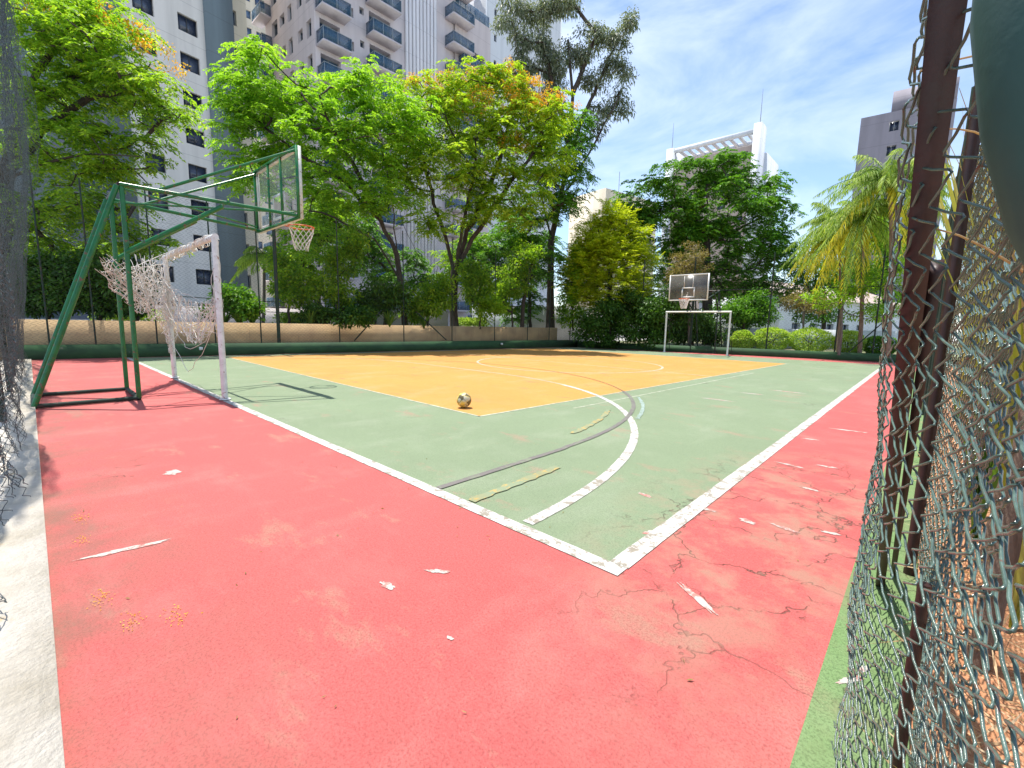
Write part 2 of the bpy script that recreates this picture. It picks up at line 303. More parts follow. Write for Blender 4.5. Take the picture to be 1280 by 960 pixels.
for c,l,w,a in [((-.68,-.88),.09,.045,.3),((-.61,-.64),.11,.04,.7),((-3.23,-1.24),.16,.1,.2),((-1.94,-1.66),.37,.05,1.45),((.40,.05),.3,.035,2.6),((-.02,.52),.15,.08,.8),
                ((.06,1.12),.17,.04,-.12),((.32,1.11),.13,.05,-.1),((.52,1.17),.16,.04,-.1),((.74,1.3),.1,.04,.1),((-.35,1.05),.15,.035,-.1),((.25,2.7),.22,.05,-.1),((.5,2.9),.2,.05,.1),((.45,4.9),.35,.08,.1),((.5,2.1),.12,.05,0),((.7,6.9),.3,.06,0),((.2,4.0),.2,.05,.2),
                ((-1.3,7.4),.5,.07,.0),((-1.5,6.1),.5,.08,0),((-.9,8.3),.6,.1,.0),((.97,-.05),.1,.03,1.),((1.0,.05),.08,.02,1.2),((-.2,-.9),.03,.02,0),((.55,-.95),.035,.025,0)]:
    blob(mk,c,l,w,a,Z3)
struct('scraped_paint_marks',mk,M['scrape'])
# white kerb along the left side, orange soil outside right fence
struct('white_kerb',MB().box((-16.7,-2.45,-.05),(1.6,-1.95,.035)),M['kerb'])
struct('asphalt_strip',rect(-18,-6,3,-2.45,-.02),M['asphalt'])
sb=MB();xs=np.linspace(1.12,6,40);ys=np.linspace(-4,24,150);X,Y=np.meshgrid(xs,ys,indexing='ij')
Zs=.02+.05*np.sin(X*7+Y*3)*.5+.08*(X-1.12).clip(0,1)+rng.normal(0,.008,X.shape);Zs[0]=-.02
i=np.arange(39)[:,None];j=np.arange(149)[None,:];sb.add(np.stack([X,Y,Zs],-1).reshape(-1,3),np.stack([i*150+j,(i+1)*150+j,(i+1)*150+j+1,i*150+j+1],-1).reshape(-1,4))
struct('planting_soil',sb,M['soil'])
# raised terrace behind the long wall and lawn behind the far kerb
def quadpoly(a,b,c,d,z): return MB().poly([a,b,c,d],z)
struct('upper_garden_ground',quadpoly(tuple(WA+wn*.5-wd*30),tuple(WB+wn*.5+wd*.2),tuple(WB+wn*45+wd*.2),tuple(WA+wn*45-wd*30),.98),M['paving'])
struct('far_lawn',quadpoly(tuple(FA+fn*.15),tuple(FB+fn*.15+fd*12),tuple(FB+fn*40+fd*12),tuple(FA+fn*40),.22),M['earth'])

# ------------------------------------------------------------------ walls
def wallbox(name,P,d,n,s0,s1,o0,o1,z0,z1,mat,label,cat):
    M3=(np.array([[d[0],n[0],0],[d[1],n[1],0],[0,0,1]]),np.array([P[0],P[1],0]))
    o=MB().box((s0,o0,z0),(s1,o1,z1),M3).build(name,mat);return tag(o,label,cat)
LW=np.linalg.norm(WB-WA);LF=np.linalg.norm(FB-FA)
wallbox('kerb_wall',WA,wd,wn,-.3,LW+.15,0,.18,-.05,.40,M['kerb_green'],'long low dark green kerb wall under the wire fence, along the shaded left side of the court','wall')
wallbox('retaining_wall',WA,wd,wn,-4,LW-1.4,.32,.52,-.05,1.09,M['tan'],'stained tan garden wall standing behind the green kerb and the long wire fence','wall')
wallbox('kerb_wall',FA,fd,fn,-.1,LF+.6,0,.18,-.05,.33,M['kerb_green'],'low dark green kerb wall at the far end, in front of the round hedges','wall')
for (P,d,s,z) in ((WA,wd,3.9,.24),(WA,wd,16.4,.24)):
    c=P+d*s-wn*.045
    mbx=MB().box((-.05,-.03,-.05),(.05,.03,.05),(np.array([[d[0],wn[0],0],[d[1],wn[1],0],[0,0,1]]),np.array([c[0],c[1],z])))
    o=mbx.build('junction_box',M['goal_far']);tag(o,'tiny white box on the green kerb wall '+('near the pole below the close backboard' if s<5 else 'far along it, near the tall dark trunk'),'junction box')

# ------------------------------------------------------------------ chain link
def chainlink(mb,S,s0,s1,t0,t1,w,r,n=3,detail=2,ragged=0,top=None):
    """zigzag wires woven over surface S(s,t)->(x,y,z);  S works on arrays"""
    half=w/2
    ns=int((s1-s0)/w)
    def off(s,t):
        e=1e-3;P=S(s,t);a=S(s+e,t)-P;b=S(s,t+e)-P;N=np.cross(a,b);N/=np.linalg.norm(N,axis=-1)[...,None]+1e-12;return P,N
    for i in range(ns):
        sc=s0+(i+.5)*w
        tb=t0+(rng.random()*ragged);tt_=t1 if top is None else min(t1,top(sc));nt=int((tt_-tb)/half)
        if nt<3: continue
        k=np.arange(nt)
        sgn=np.where(k%2==0,1.,-1.)
        if detail<=2:
            s=sc+sgn*half*1.02;t=tb+k*half;o=np.zeros(nt)
        else:
            # flattened corner: three points per apex and one mid point
            ss=[];tt=[];oo=[]
            s_ap=sc+sgn*(half+r*.9);t_ap=tb+k*half
            s=np.stack([s_ap-sgn*half*.22,s_ap,s_ap-sgn*half*.22,sc+0*s_ap],1).ravel()
            t=np.stack([t_ap-half*.13,t_ap,t_ap+half*.13,t_ap+half*.5],1).ravel()
            o=np.stack([sgn*r*1.0,0*sgn,-sgn*r*1.0,-sgn*r*.1],1).ravel()
            t=t+rng.normal(0,w*.008,len(t))
        P,N=off(s,t);mb.tube(P+N*o[:,None],r,n,cap=False)
    return mb
def post(mb,p,h,r=.03,n=8,z0=0): return mb.tube([(p[0],p[1],z0),(p[0],p[1],z0+h/2),(p[0],p[1],z0+h)],r,n)

# right fence, close to the camera ------------------------------------------------
rf=empty('wire_fence',(1.12,0,0));tag(rf,'close chain link fence of thick pale green wire, bulging at the right edge','fence')
def S_flat(s,t):   # s = distance ahead of the camera row, t = height
    s=np.asarray(s,float);t=np.asarray(t,float)
    x=1.135+.012*np.sin(s*3.1+t*2.2)+.008*np.sin(t*7+s)
    return np.stack([x,CAM[1]+s,t],-1)
def s_brace(t): return .55+(1.80-np.asarray(t,float))/1.82*2.2      # where the brace is at height t
def S_bulge(s,t):
    s=np.asarray(s,float);t=np.asarray(t,float)
    se=np.clip(s_brace(t)+.12,.62,1.5)
    g=np.clip((s-.50)/(se-.50),0,1.0);g=g*g*(3-2*g)
    xe=np.maximum(1.004-.04*(s-.6),.964)+.02*np.clip(.5-t,0,.5)
    x=1.135+(xe-1.135)*g+.006*np.sin(t*9+s*4)+.004*np.sin(t*17+s*11)+.003*np.sin(s*23+t*5)
    x=x-.03*np.clip(.22-t,0,.3)/.22*np.clip(s-1.0,0,1)
    return np.stack([x,CAM[1]+s,t],-1)
m=chainlink(MB(),S_bulge,.50,2.85,.03,2.6,.062,.0020,6,4,.05,top=lambda q:1.80-(q-.12-.55)/2.2*1.82+.19 if q>.72 else 2.6);mo=m.build('mesh',M['wire'],None,True);mo.parent=rf;mo.matrix_parent_inverse=Matrix.Translation((-1.12,0,0));mo['label']='loose bulging layer of thick pale green wire mesh'
m=chainlink(MB(),S_flat,.70,4.2,.02,2.9,.060,.0021,5,4,.03);mo=m.build('mesh',M['wire'],None,True);mo.parent=rf;mo.matrix_parent_inverse=Matrix.Translation((-1.12,0,0))
m=chainlink(MB(),S_flat,4.2,24,.05,3.4,.075,.0022,3,2);mo=m.build('mesh',M['wire'],None);mo.parent=rf;mo.matrix_parent_inverse=Matrix.Translation((-1.12,0,0))
def rpart(mb,name,mat,smooth=True,label=None):
    o=mb.build(name,mat,None,smooth);o.parent=rf;o.matrix_parent_inverse=Matrix.Translation((-1.12,0,0))
    if label:o['label']=label
    return o
cy=CAM[1]
b=MB().beam((1.000,cy+2.75,-.02),(1.020,cy+.50,1.842),.034,.048);rpart(b,'brace',M['post_brown'],False,'rusty brown slanting brace')
b=MB().beam((1.040,cy+2.9,.0),(1.040,cy+1.15,1.34),.020,.04);rpart(b,'brace',M['post_brown'],False)
for s,x in ((1.42,1.10),(2.95,1.10),(5.9,1.12),(9,1.12),(12.2,1.12),(15.4,1.12),(18.6,1.12),(21.8,1.12)):
    h=3.4 if s>4 else (.62 if s<2 else 2.9)
    rpart(post(MB(),(x,cy+s),h,.014 if s<2 else .024),'post',M['post_brown'] if s<4 else M['post_dark'])
t=MB().tube([(1.12,cy+3,2.92),(1.12,cy+13,3.4),(1.12,cy+24,3.4)],.02,6);rpart(t,'rail',M['post_dark'])
# selvedge wire lines threaded through the mesh
# green gate post right by the camera
gp0=[atZ(1340,-260,.255),atZ(1316,-120,.26),atZ(1303,0,.262),atZ(1315,140,.265),atZ(1346,260,.27),atZ(1400,370,.28),atZ(1490,480,.30)]
gmb=MB().tube(gp0,[.030]*7,20);gob=gmb.build('gate_post',M['post_green'],None,True)
tag(gob,'dark green painted bent gate tube at the upper right edge, closest thing to the viewer','gate post')

# left fence ---------------------------------------------------------------------
lf=empty('wire_fence',(-8,-2.1,0));tag(lf,'slack grey wire fence seen edge on along the white kerb at left','fence')
def S_left(s,t):
    s=np.asarray(s,float);t=np.asarray(t,float)
    x=.55-s
    up=np.clip(t-1.0,0,6)
    far=np.clip((s-1.5)/7,0,1)
    y=-2.13+.10*np.sin(s*1.3+.6)*np.clip(t,0,1)+.05*np.sin(s*3.9+t*1.7)+.030*np.sin(t*5+s*7)
    y=y+far*(.115*np.minimum(up,3.2))+.06*far*np.sin(t*1.6+s*.8)*np.clip(up,0,1)
    nr=np.clip((3.2-s)/2,0,1);y=y-.09*nr+.07*(1-.6*nr)*np.clip(.3-t,0,.3)/.3+.014*np.sin(s*19)
    return np.stack([x,y,t],-1)
m=MB();chainlink(m,S_left,.0,5.0,.04,4.2,.062,.0022,4,4,.12);chainlink(m,S_left,5.0,17.1,.05,6.2,.075,.0022,3,2,.1)
o=m.build('mesh',M['wire_left'],None);o.parent=lf;o.matrix_parent_inverse=Matrix.Translation((8,2.1,0))
for x in (-2.7,-4.6,-6.4,-9.2,-12,-14.8):
    o=post(MB(),(x,-2.20),6.0,.032).build('post',M['post_dark'],None,True);o.parent=lf;o.matrix_parent_inverse=Matrix.Translation((8,2.1,0))

# tall fence on the long kerb ------------------------------------------------------
def planar_fence(name,P,d,L,z0,H,posts,braces,rails,label,w=.085,r=.0022):
    e=empty(name,(P[0],P[1],z0));tag(e,label,'fence')
    def S(s,t):
        s=np.asarray(s,float);t=np.asarray(t,float);return np.stack([P[0]+d[0]*s,P[1]+d[1]*s,t+.0*s],-1)
    inv=Matrix.Translation((-P[0],-P[1],-z0))
    def ch(o): o.parent=e;o.matrix_parent_inverse=inv;return o
    ch(chainlink(MB(),S,.02,L,z0+.02,z0+H,w,r,3,2).build('mesh',M['wire_far']))
    for s,hh,rr in posts: ch(post(MB(),P+d*s,hh,rr,8,z0).build('post',M['post_dark'],None,True))
    for (s0,h0,s1,h1) in braces: 
        a=P+d*s0;b=P+d*s1;ch(MB().tube([(a[0],a[1],z0+h0),((a[0]+b[0])/2,(a[1]+b[1])/2,z0+(h0+h1)/2),(b[0],b[1],z0+h1)],.025,6).build('brace',M['post_dark'],None,True))
    for h in rails:
        a=P;b=P+d*L;ch(MB().tube([(a[0],a[1],z0+h),(*((a+b)/2),z0+h+.0),(b[0],b[1],z0+h)],.018 if h>2 else .008,6).build('rail',M['post_dark'],None,True))
    return e
pw=WA+wn*.09;pf=FA+fn*.09
def s_of(u,P,d):   # station along a wall line for a column
    r_=ray(u,430);A=np.array([[d[0],-r_[0]],[d[1],-r_[1]]]);b=CAM[:2]-P;return float(np.linalg.solve(A,b)[0])
pos=[(s_of(u,pw,wd),4.6,rr) for u,rr in ((62,.022),(120,.022),(197,.022),(270,.022),(327,.022),(349,.058),(425,.022),(505,.022),(565,.022),(618,.022),(659,.022),(686,.022),(712,.03))]
br=[(s_of(443,pw,wd),.05,s_of(478,pw,wd),1.3),(s_of(558,pw,wd),.05,s_of(520,pw,wd),1.3)]
planar_fence('wire_fence',pw,wd,LW,.40,4.6,pos,br,[],'tall dark wire fence on the long green kerb, before the tan wall',.125,.0050)
pos=[(s_of(u,pf,fd),4.4,.03) for u in (757,800,862,958,1044,1092)]
br=[(s_of(1062,pf,fd),.02,s_of(1113,pf,fd),1.7)]
planar_fence('wire_fence',pf,fd,LF-.1,.33,4.4,pos,br,[2.75],'dark wire fence on the far end kerb, behind the distant goal',.16,.0036)

# ------------------------------------------------------------------ goals
def goal(name,xr,xl,y,H,mat,label,foot=True,depth=0):
    e=empty(name,((xr+xl)/2,y,0));tag(e,label,'goal');inv=Matrix.Translation((-(xr+xl)/2,-y,0))
    def ch(o): o.parent=e;o.matrix_parent_inverse=inv;return o
    for x in (xr,xl):
        ch(MB().tube([(x,y,.012),(x,y,H/2),(x,y,H-.002)],.042,14).build('goal_post',mat,None,True))
        ch(MB().lathe([(0,.03),(.075,.03),(.08,.014),(.0,.013)],14,(x,y,0)).build('foot_plate',mat,None,True))
    ch(MB().tube([(xr+.043,y,H),((xr+xl)/2,y,H+.0),(xl-.043,y,H)],.042,14).build('crossbar',mat,None,True))
    return e,ch
g1,ch=goal('goal','x' and -6.6,-10.0,0,2.38,M['goal_white'],'near white metal goal with a torn tangled net hanging from its far side')
# torn net ------------------------------------------------------------------
net=MB()
def cord(a,b,sag,r=.0045,n=12,jit=.035):
    t=np.linspace(0,1,n)[:,None];P=np.array(a)*(1-t)+np.array(b)*t;P[:,2]-=sag*4*(t*(1-t))[:,0]
    w=rng.normal(0,jit,(n,3));w=np.cumsum(w,0)*.35;w-=w[-1]*t;P=P+w*np.sin(np.pi*t)
    net.tube(P,r,4,False)
xr,xl=-6.6,-10.0
def J(p,s): return np.array(p)+rng.normal(0,1,3)*np.array(s)
for k_ in range(26):   # twisted band wound round the crossbar
    t0=rng.random()*.75;a=np.array([xr-.05-(xr-xl)*t0,0,2.38]);a2=a-np.array([.5+rng.random()*.5,0,0])
    th=np.linspace(0,rng.uniform(5,12),26);P=np.linspace(a,a2,26);rad=.05+.03*rng.random();P[:,1]+=rad*np.cos(th);P[:,2]+=rad*np.sin(th)-.02;net.tube(P,.005,4,False)
rear=[-8.0,-1.05,1.95];rear2=[-8.3,-.9,1.65];lp=[-10.0,0,1.6];clump=[-6.68,0,1.42]
def sheet(p00,p10,p01,p11,nu,nv,sag,jit,skip=.12,r=.0058):
    """knotted net hanging between four corners, crumpled, with some cords torn"""
    u=np.linspace(0,1,nu)[:,None,None];v=np.linspace(0,1,nv)[None,:,None]
    p=[np.array(q,float) for q in (p00,p10,p01,p11)]
    G=p[0]*(1-u)*(1-v)+p[1]*u*(1-v)+p[2]*(1-u)*v+p[3]*u*v
    G=G.copy();G[...,2]-=(sag*4*u*(1-u)*(.4+.6*v))[...,0]
    nz=rng.normal(0,jit,G.shape);
    for _ in range(2): nz=(nz+np.roll(nz,1,0)+np.roll(nz,1,1))/1.9
    nz[0]*=.2;nz[-1]*=.2;G=G+nz
    for d_ in (0,1):
        for i0 in range(-nv,nu):
            q=[(i0+j,j if d_==0 else nv-1-j) for j in range(nv) if 0<=i0+j<nu]
            if len(q)<3 or rng.random()<skip: continue
            net.tube([G[i,j] for i,j in q],r,4,False)
sheet([-7.75,-1.15,2.05],[-9.95,.0,2.15],[-8.3,-1.0,1.6],[-9.98,0,1.15],26,16,.12,.022,r=.0042)
sheet([-7.9,-1.0,1.95],[-9.9,.05,1.9],[-9.0,-.6,1.5],[-9.95,.05,.75],20,14,.05,.035,r=.0042)
sheet([-9.98,0,2.2],[-9.9,-.15,1.5],[-10.0,.02,.42],[-9.8,-.1,.55],12,30,.0,.02,r=.0042)
sheet([-9.95,0,1.85],[-6.68,0,1.55],[-9.9,.05,1.1],[-6.68,.02,1.32],36,10,.45,.025,.12,.0042)
for k_ in range(14): cord(J(rear,(.10,.08,.12)),J([-9.95,0,1.6],(.05,.05,.35)),rng.uniform(.0,.25))
for k_ in range(14): cord(J([-9.95,.0,1.6],(.06,.06,.3)),J(clump,(.03,.03,.07)),rng.uniform(.15,.75),jit=.09)
for k_ in range(22): cord(J([-9.6,-.2,2.3],(.3,.15,.03)),J([-9.3,-.4,1.5],(.4,.25,.2)),0)
for k_ in range(16): cord(J(clump,(.02,.02,.25)),J(clump,(.05,.05,.12)),.05,jit=.05)
for k_ in range(10): cord(J([-6.62,.02,2.3],(.02,.02,.05)),J(clump,(.03,.04,.1)),.02,jit=.04)
nobj=net.build('goal_net',M['cord']);nobj.parent=g1;nobj.matrix_parent_inverse=Matrix.Translation((8.3,0,0))
g2,ch=goal('goal',-5.62,-8.62,19.84,2.0,M['goal_far'],'distant white goal with no net, standing below the far backboard')
# back frame of the far goal, thin and dark
for x in (-5.62,-8.62):
    ch(MB().tube([(x,19.9,1.98),(x,20.25,1.6),(x,20.45,.02)],.015,6).build('stay',M['post_dark'],None,True))

# ------------------------------------------------------------------ basketball stands (local frame: board faces +y)
def hoop(loc,rz,label,W,H,zb,glassmat,framemat,scale=1,inner=False):
    """local origin: middle of the base; board plane at y=+2.83"""
    e=empty('basketball_stand',loc,rz);tag(e,label,'basketball hoop')
    g=M['hoop_green'] if not inner else M['post_dark'];T=.032
    def tb(name,pts,r=T,mat=None,n=10):
        P=[np.array(p,float) for p in pts];
        if len(P)==2:P=[P[0],(P[0]+P[1])/2,P[1]]
        return MB().tube(P,r,n).build(name,mat or g,e,True)
    hx=.60;yf=.53;yb_=-.53;zt=3.04
    for s in (-1,1):
        tb('upright',[(s*hx,yf,.03),(s*hx*.97,yf+.02,zt)],.031)
        tb('back_strut',[(s*hx,yb_,.03),(s*hx*.97,yf-.03,zt-.02)],.034)
        tb('base_bar',[(s*hx,yb_-.02,.035),(s*hx,yf+.02,.035)],.03,M['post_dark'] if not inner else g)
    tb('base_bar',[(-hx,yb_,.035),(hx,yb_,.035)],.03,M['post_dark']);tb('base_bar',[(-hx,yf,.035),(hx,yf,.035)],.03,M['post_dark'])
    tb('top_bar',[(-hx,yf,zt),(hx,yf,zt)],.034,M['post_brown'])
    Y=2.83-.04
    for s in (-1,1):
        tb('arm',[(s*hx,yf,zt),(s*(W/2-.05),Y,zb+.05)],.028)
        tb('arm',[(s*hx,yf+.35,zt-.03),(s*(W/2-.05),Y,zb+H-.06)],.022)
        a=np.array([s*hx,yf,2.12]);b=np.array([s*(hx*.5+W*.25),yf+(Y-yf)*.52,zt-.10]);tb('arm_brace',[a,b],.034)
    tb('cross_tie',[(-hx,yf,zt-.05),(W/2-.1,Y-.05,zb+.1)],.015);tb('cross_tie',[(hx,yf,zt-.05),(-W/2+.1,Y-.05,zb+.1)],.015)
    tb('cross_tie',[(-W*.42,yf+1.25,zt-.02),(W*.42,yf+1.25,zt-.02)],.02)
    # board: frame, glass, stiffeners, inner square
    fr=MB();y=2.83;f=.05
    fr.box((-W/2,y-.03,zb),(-W/2+f,y+.02,zb+H));fr.box((W/2-f,y-.03,zb),(W/2,y+.02,zb+H));fr.box((-W/2+f,y-.03,zb),(W/2-f,y+.02,zb+f));fr.box((-W/2+f,y-.03,zb+H-f),(W/2-f,y+.02,zb+H))
    fo=fr.build('board_frame',framemat,e)
    bo=MB().box((-W/2+f,y-.008,zb+f),(W/2-f,y+.004,zb+H-f)).build('backboard',glassmat,e)
    bk=MB();bk.box((-W/2,y-.07,zb+.0),(-W/2+.035,y-.033,zb+H));bk.box((W/2-.035,y-.07,zb),(W/2,y-.033,zb+H));bk.box((-W/2+.035,y-.07,zb),(W/2-.035,y-.033,zb+.035));bk.box((-W/2+.035,y-.07,zb+H-.035),(W/2-.035,y-.033,zb+H))
    for xx in (-.3,.3): bk.box((xx-.016,y-.066,zb+.035),(xx+.016,y-.034,zb+H-.035))
    bk.build('back_frame',g,e)
    sq=MB();a=.295;z0=zb+.14;h=.45;w_=.05;yy=y+.006
    sq.box((-a,yy,z0),(a,yy+.004,z0+w_));sq.box((-a,yy,z0+h-w_),(a,yy+.004,z0+h));sq.box((-a,yy,z0+w_),(-a+w_,yy+.004,z0+h-w_));sq.box((a-w_,yy,z0+w_),(a,yy+.004,z0+h-w_))
    if inner:
        for xx in (-.2,.2): sq.box((xx-.012,yy,z0+h),(xx+.012,yy+.004,zb+H-f))
    sq.build('target_square',M['goal_far'],e)
    zr=zb+.06;rc=(0,y+.02+.15+.225,zr);an=np.linspace(0,2*np.pi,36,endpoint=False)
    P=np.stack([.225*np.cos(an),rc[1]+.225*np.sin(an),np.full(36,zr)],1);ri=MB().tube(P,.012,8,closed=True)
    ri.box((-.08,y+.021,zr-.05),(.08,y+.035,zr+.03));ri.tube([(-.07,y+.03,zr-.005),(-.09,y+.12,zr-.005),(-.12,y+.21,zr-.003)],.01,6);ri.tube([(.07,y+.03,zr-.005),(.09,y+.12,zr-.005),(.12,y+.21,zr-.003)],.01,6)
    ro=ri.build('rim',M['rim'],e,True)
    nt=MB();k=12
    for i_ in range(k):
        for sg in (1,-1):
            q=[]
            for j_ in range(17):
                t_=j_/16;rad=.222*(1-t_)**1.0+.115*t_+.0;aa=2*np.pi*i_/k+sg*t_*np.pi*2*2.0/k*1.5
                q.append((rad*math.cos(aa),rc[1]+rad*math.sin(aa)+.01*math.sin(6*t_),zr-.01-.42*t_-.012*math.sin(9*aa)*t_))
            nt.tube(q,.0045 if not inner else .007,4,False)
    nt.build('net',M['cord_white'],ro)
    return e
hoop((-7.98,-1.43,0),0,'large green basketball stand behind the near goal, glass backboard seen from behind','' or 2.05,1.17,2.93,M['board_glass'],M['hoop_white'])
hoop((-7.1,21.35,0),math.pi,'far basketball stand with smoky white edged backboard above the distant goal',1.78,1.17,2.46,M['board_dark'],M['goal_far'],inner=True)

# ------------------------------------------------------------------ ball
k=NT('worn yellow football leather');vo=k.n('ShaderNodeTexVoronoi',feature='DISTANCE_TO_EDGE');vo.inputs['Scale'].default_value=13;k.l(k.tc,vo.inputs['Vector'])
vc=k.n('ShaderNodeTexVoronoi');vc.inputs['Scale'].default_value=13;k.l(k.tc,vc.inputs['Vector'])
c=k.mix(k.ramp(vc.outputs['Color'],.35,.4),(.12,.09,.03,1),k.mix(k.ramp(k.noise(9,3),.45,.55),(.7,.5,.1,1),(.62,.56,.4,1)));c=k.mix(k.ramp(vo.outputs['Distance'],.0,.06,(1,1,1,1),(0,0,0,1)),c,(.08,.07,.05,1));k.base(c,.45)
th=np.linspace(-np.pi/2,np.pi/2,25);bm=MB().lathe([(.108*math.cos(a),.108*math.sin(a)) for a in th],36)
bo=bm.build('ball',k.m,None,True);bo.location=(-3.8,2.3,.117);tag(bo,'worn yellow, white and black ball resting on the orange court near its corner','ball')

# ------------------------------------------------------------------ plants & trees
def leaves(mb,C,D,L,Wd,droop=0.):
    """rhombic leaves: centres C, directions D, lengths L, widths W (one bent quad pair each)"""
    n=len(C);D=D/(np.linalg.norm(D,axis=1)[:,None]+1e-9)
    up=rng.normal(0,.45,(n,3))+np.array([0,0,1.]);S=np.cross(D,up);S/=np.linalg.norm(S,axis=1)[:,None]+1e-9
    L=np.broadcast_to(L,(n,))[:,None];Wd=np.broadcast_to(Wd,(n,))[:,None]
    V=np.stack([C,C+D*L*.5+S*Wd*.5,C+D*L-np.array([0,0,1.])*L*droop,C+D*L*.5-S*Wd*.5],1)
    mb.add(V.reshape(-1,3),np.arange(4*n).reshape(n,4));return mb
def sprays(mb,centers,rad,nsp,L,lw_,ll,k=8,flat=.55,droop=.5):
    """clumps of drooping sprays, every spray carrying 2*k leaflets"""
    for c,r in zip(centers,np.broadcast_to(rad,(len(centers),))):
        n=max(3,int(nsp*(.7+.6*rng.random())))
        a=rng.uniform(0,2*np.pi,n);el=rng.uniform(-.35,.95,n)
        d=np.stack([np.cos(a)*np.cos(el),np.sin(a)*np.cos(el),np.sin(el)*flat],1)
        o=c+d*r*rng.uniform(.15,.75,(n,1))
        Ls=L*rng.uniform(.7,1.25,n)
        t=np.linspace(.15,1,k)
        P=o[:,None,:]+d[:,None,:]*(Ls[:,None]*t)[...,None];P[...,2]-=(droop*Ls[:,None]*t**2)
        T=d[:,None,:]-np.array([0,0,1.])*(2*droop*t)[None,:,None]
        S=np.cross(d,np.array([0,0,1.]));S/=np.linalg.norm(S,axis=1)[:,None]+1e-9
        for sg in (1,-1):
            Dd=(S[:,None,:]*sg*1.0+T*.55+rng.normal(0,.18,P.shape))
            leaves(mb,P.reshape(-1,3),Dd.reshape(-1,3),ll*rng.uniform(.7,1.2,n*k),lw_,.18)
    return mb
def rndleaves(mb,centers,rad,n,L,W,flat=.8,droop=.2):
    for c,r in zip(centers,np.broadcast_to(rad,(len(centers),))):
        d=rng.normal(0,1,(n,3));d/=np.linalg.norm(d,axis=1)[:,None];rr=rng.random((n,1))**.5
        P=c+d*rr*r*np.array([1,1,flat]);leaves(mb,P,d+rng.normal(0,.8,(n,3)),L*rng.uniform(.6,1.3,n),W,droop)
    return mb
def in_blobs(blobs,n,shell=.55):
    """cluster centres: mostly near the surface of a list of ellipsoids (centre, radii)"""
    vol=np.array([b[1][0]*b[1][2] for b in blobs]);vol=vol/vol.sum();out=[]
    for (c,r),k_ in zip(blobs,np.maximum(1,(vol*n).round().astype(int))):
        d=rng.normal(0,1,(k_,3));d/=np.linalg.norm(d,axis=1)[:,None];d[:,2]=np.where(rng.random(k_)<.25,d[:,2],np.abs(d[:,2]) if False else d[:,2])
        rr=shell+(1-shell)*rng.random((k_,1))**.6;out.append(np.array(c)+d*rr*np.array(r))
    return np.vstack(out)
def limbs(mb,trunkpts,trunk_r,att,tip=.012,bend=.25,n=7,taper=0,mains=()):
    """trunk polyline plus limbs that reach every attractor; pipe-model radii"""
    nodes=[np.array(p,float) for p in trunkpts];par=[-1]+list(range(len(trunkpts)-1));nt=len(nodes)
    start=max(1,int(nt*.45))
    for ml in mains:      # main limbs, each leaving the trunk at its nearest node
        prev=int(np.argmin([np.linalg.norm(nodes[i_]-np.array(ml[0])) for i_ in range(nt)]))
        if np.linalg.norm(nodes[prev]-np.array(ml[0]))>.05: ml=[nodes[prev]]+list(ml)
        for a_,b_ in zip(ml[:-1],ml[1:]):
            a_=np.array(a_,float);b_=np.array(b_,float);ks=max(2,int(np.linalg.norm(b_-a_)/.5));dp=rng.normal(0,.35)*0
            for q in range(1,ks+1): nodes.append(a_+(b_-a_)*q/ks+rng.normal(0,.035,3));par.append(prev);prev=len(nodes)-1
    if mains: start=nt
    order=np.argsort(np.linalg.norm(att-nodes[-1],axis=1));tips=[]
    for i_ in order:
        A=att[i_];N=np.array(nodes);dv=A-N;dist=np.linalg.norm(dv,axis=1)
        ratio=dv[:,2]/(dist+1e-6);cost=dist*(1+1.1*np.clip(.62-ratio,0,2)*(np.arange(len(N))<nt))+np.where(dv[:,2]<0,-dv[:,2]*.9,0);cost[:start]=1e9
        j_=int(np.argmin(cost));p=N[j_];L=dist[j_];k_=max(2,int(L/.45));prev=j_
        off=rng.normal(0,1,3)*bend*L*.3
        for q in range(1,k_+1):
            t_=q/k_;P=p*(1-t_)+A*t_+off*math.sin(math.pi*t_)*.6;P[2]-=bend*.25*L*math.sin(math.pi*t_)
            nodes.append(P);par.append(prev);prev=len(nodes)-1
        tips.append(prev)
    N=np.array(nodes);w=np.zeros(len(N))
    for t_ in tips: w[t_]+=1
    for i_ in range(len(N)-1,0,-1): w[par[i_]]+=w[i_]
    w[w==0]=1
    rad=tip*np.sqrt(w)**.95;mx=rad[:nt].max();
    rad=rad*np.where(np.arange(len(N))<nt,1,1);sc=trunk_r/mx;rad=np.maximum(rad*sc if sc<1.6 else rad*(1+(sc-1)*np.clip(w/w.max(),0,1)),tip*.6)
    for i_ in range(nt): rad[i_]=max(rad[i_] if not taper else 0,trunk_r*(1-(taper or .45)*i_/max(1,nt-1)))
    rad[0]=trunk_r*1.25
    children={}
    for i_,p_ in enumerate(par): children.setdefault(p_,[]).append(i_)
    # chains
    stack=[(0,None)]
    while stack:
        i_,pp=stack.pop();chain=[i_] if pp is None else [pp,i_];
        while True:
            cs=children.get(chain[-1],[])
            if not cs: break
            cs=sorted(cs,key=lambda c_:-w[c_])
            for c_ in cs[1:]: stack.append((c_,chain[-1]))
            chain.append(cs[0])
        rr=rad[chain].copy()
        if pp is not None: rr[0]=min(rr[0],rr[1]*1.25)
        mb.tube(N[chain],rr,n if rr.max()>.05 else 4,False)
    return mb
def P3(*a): return atZ(*a)
def blobpx(lst,Z,dz=None):
    """crown lobes as surveyed: column, row, half width, half height (pixels) at depth Z"""
    out=[]
    for it in lst:
        u,v,ru,rv=it[:4];z=Z+(it[4] if len(it)>4 else 0)+(dz or 0);s=z/FPX
        out.append((atZ(u,v,z),(ru*s,ru*s*.9,rv*s)))
    return out
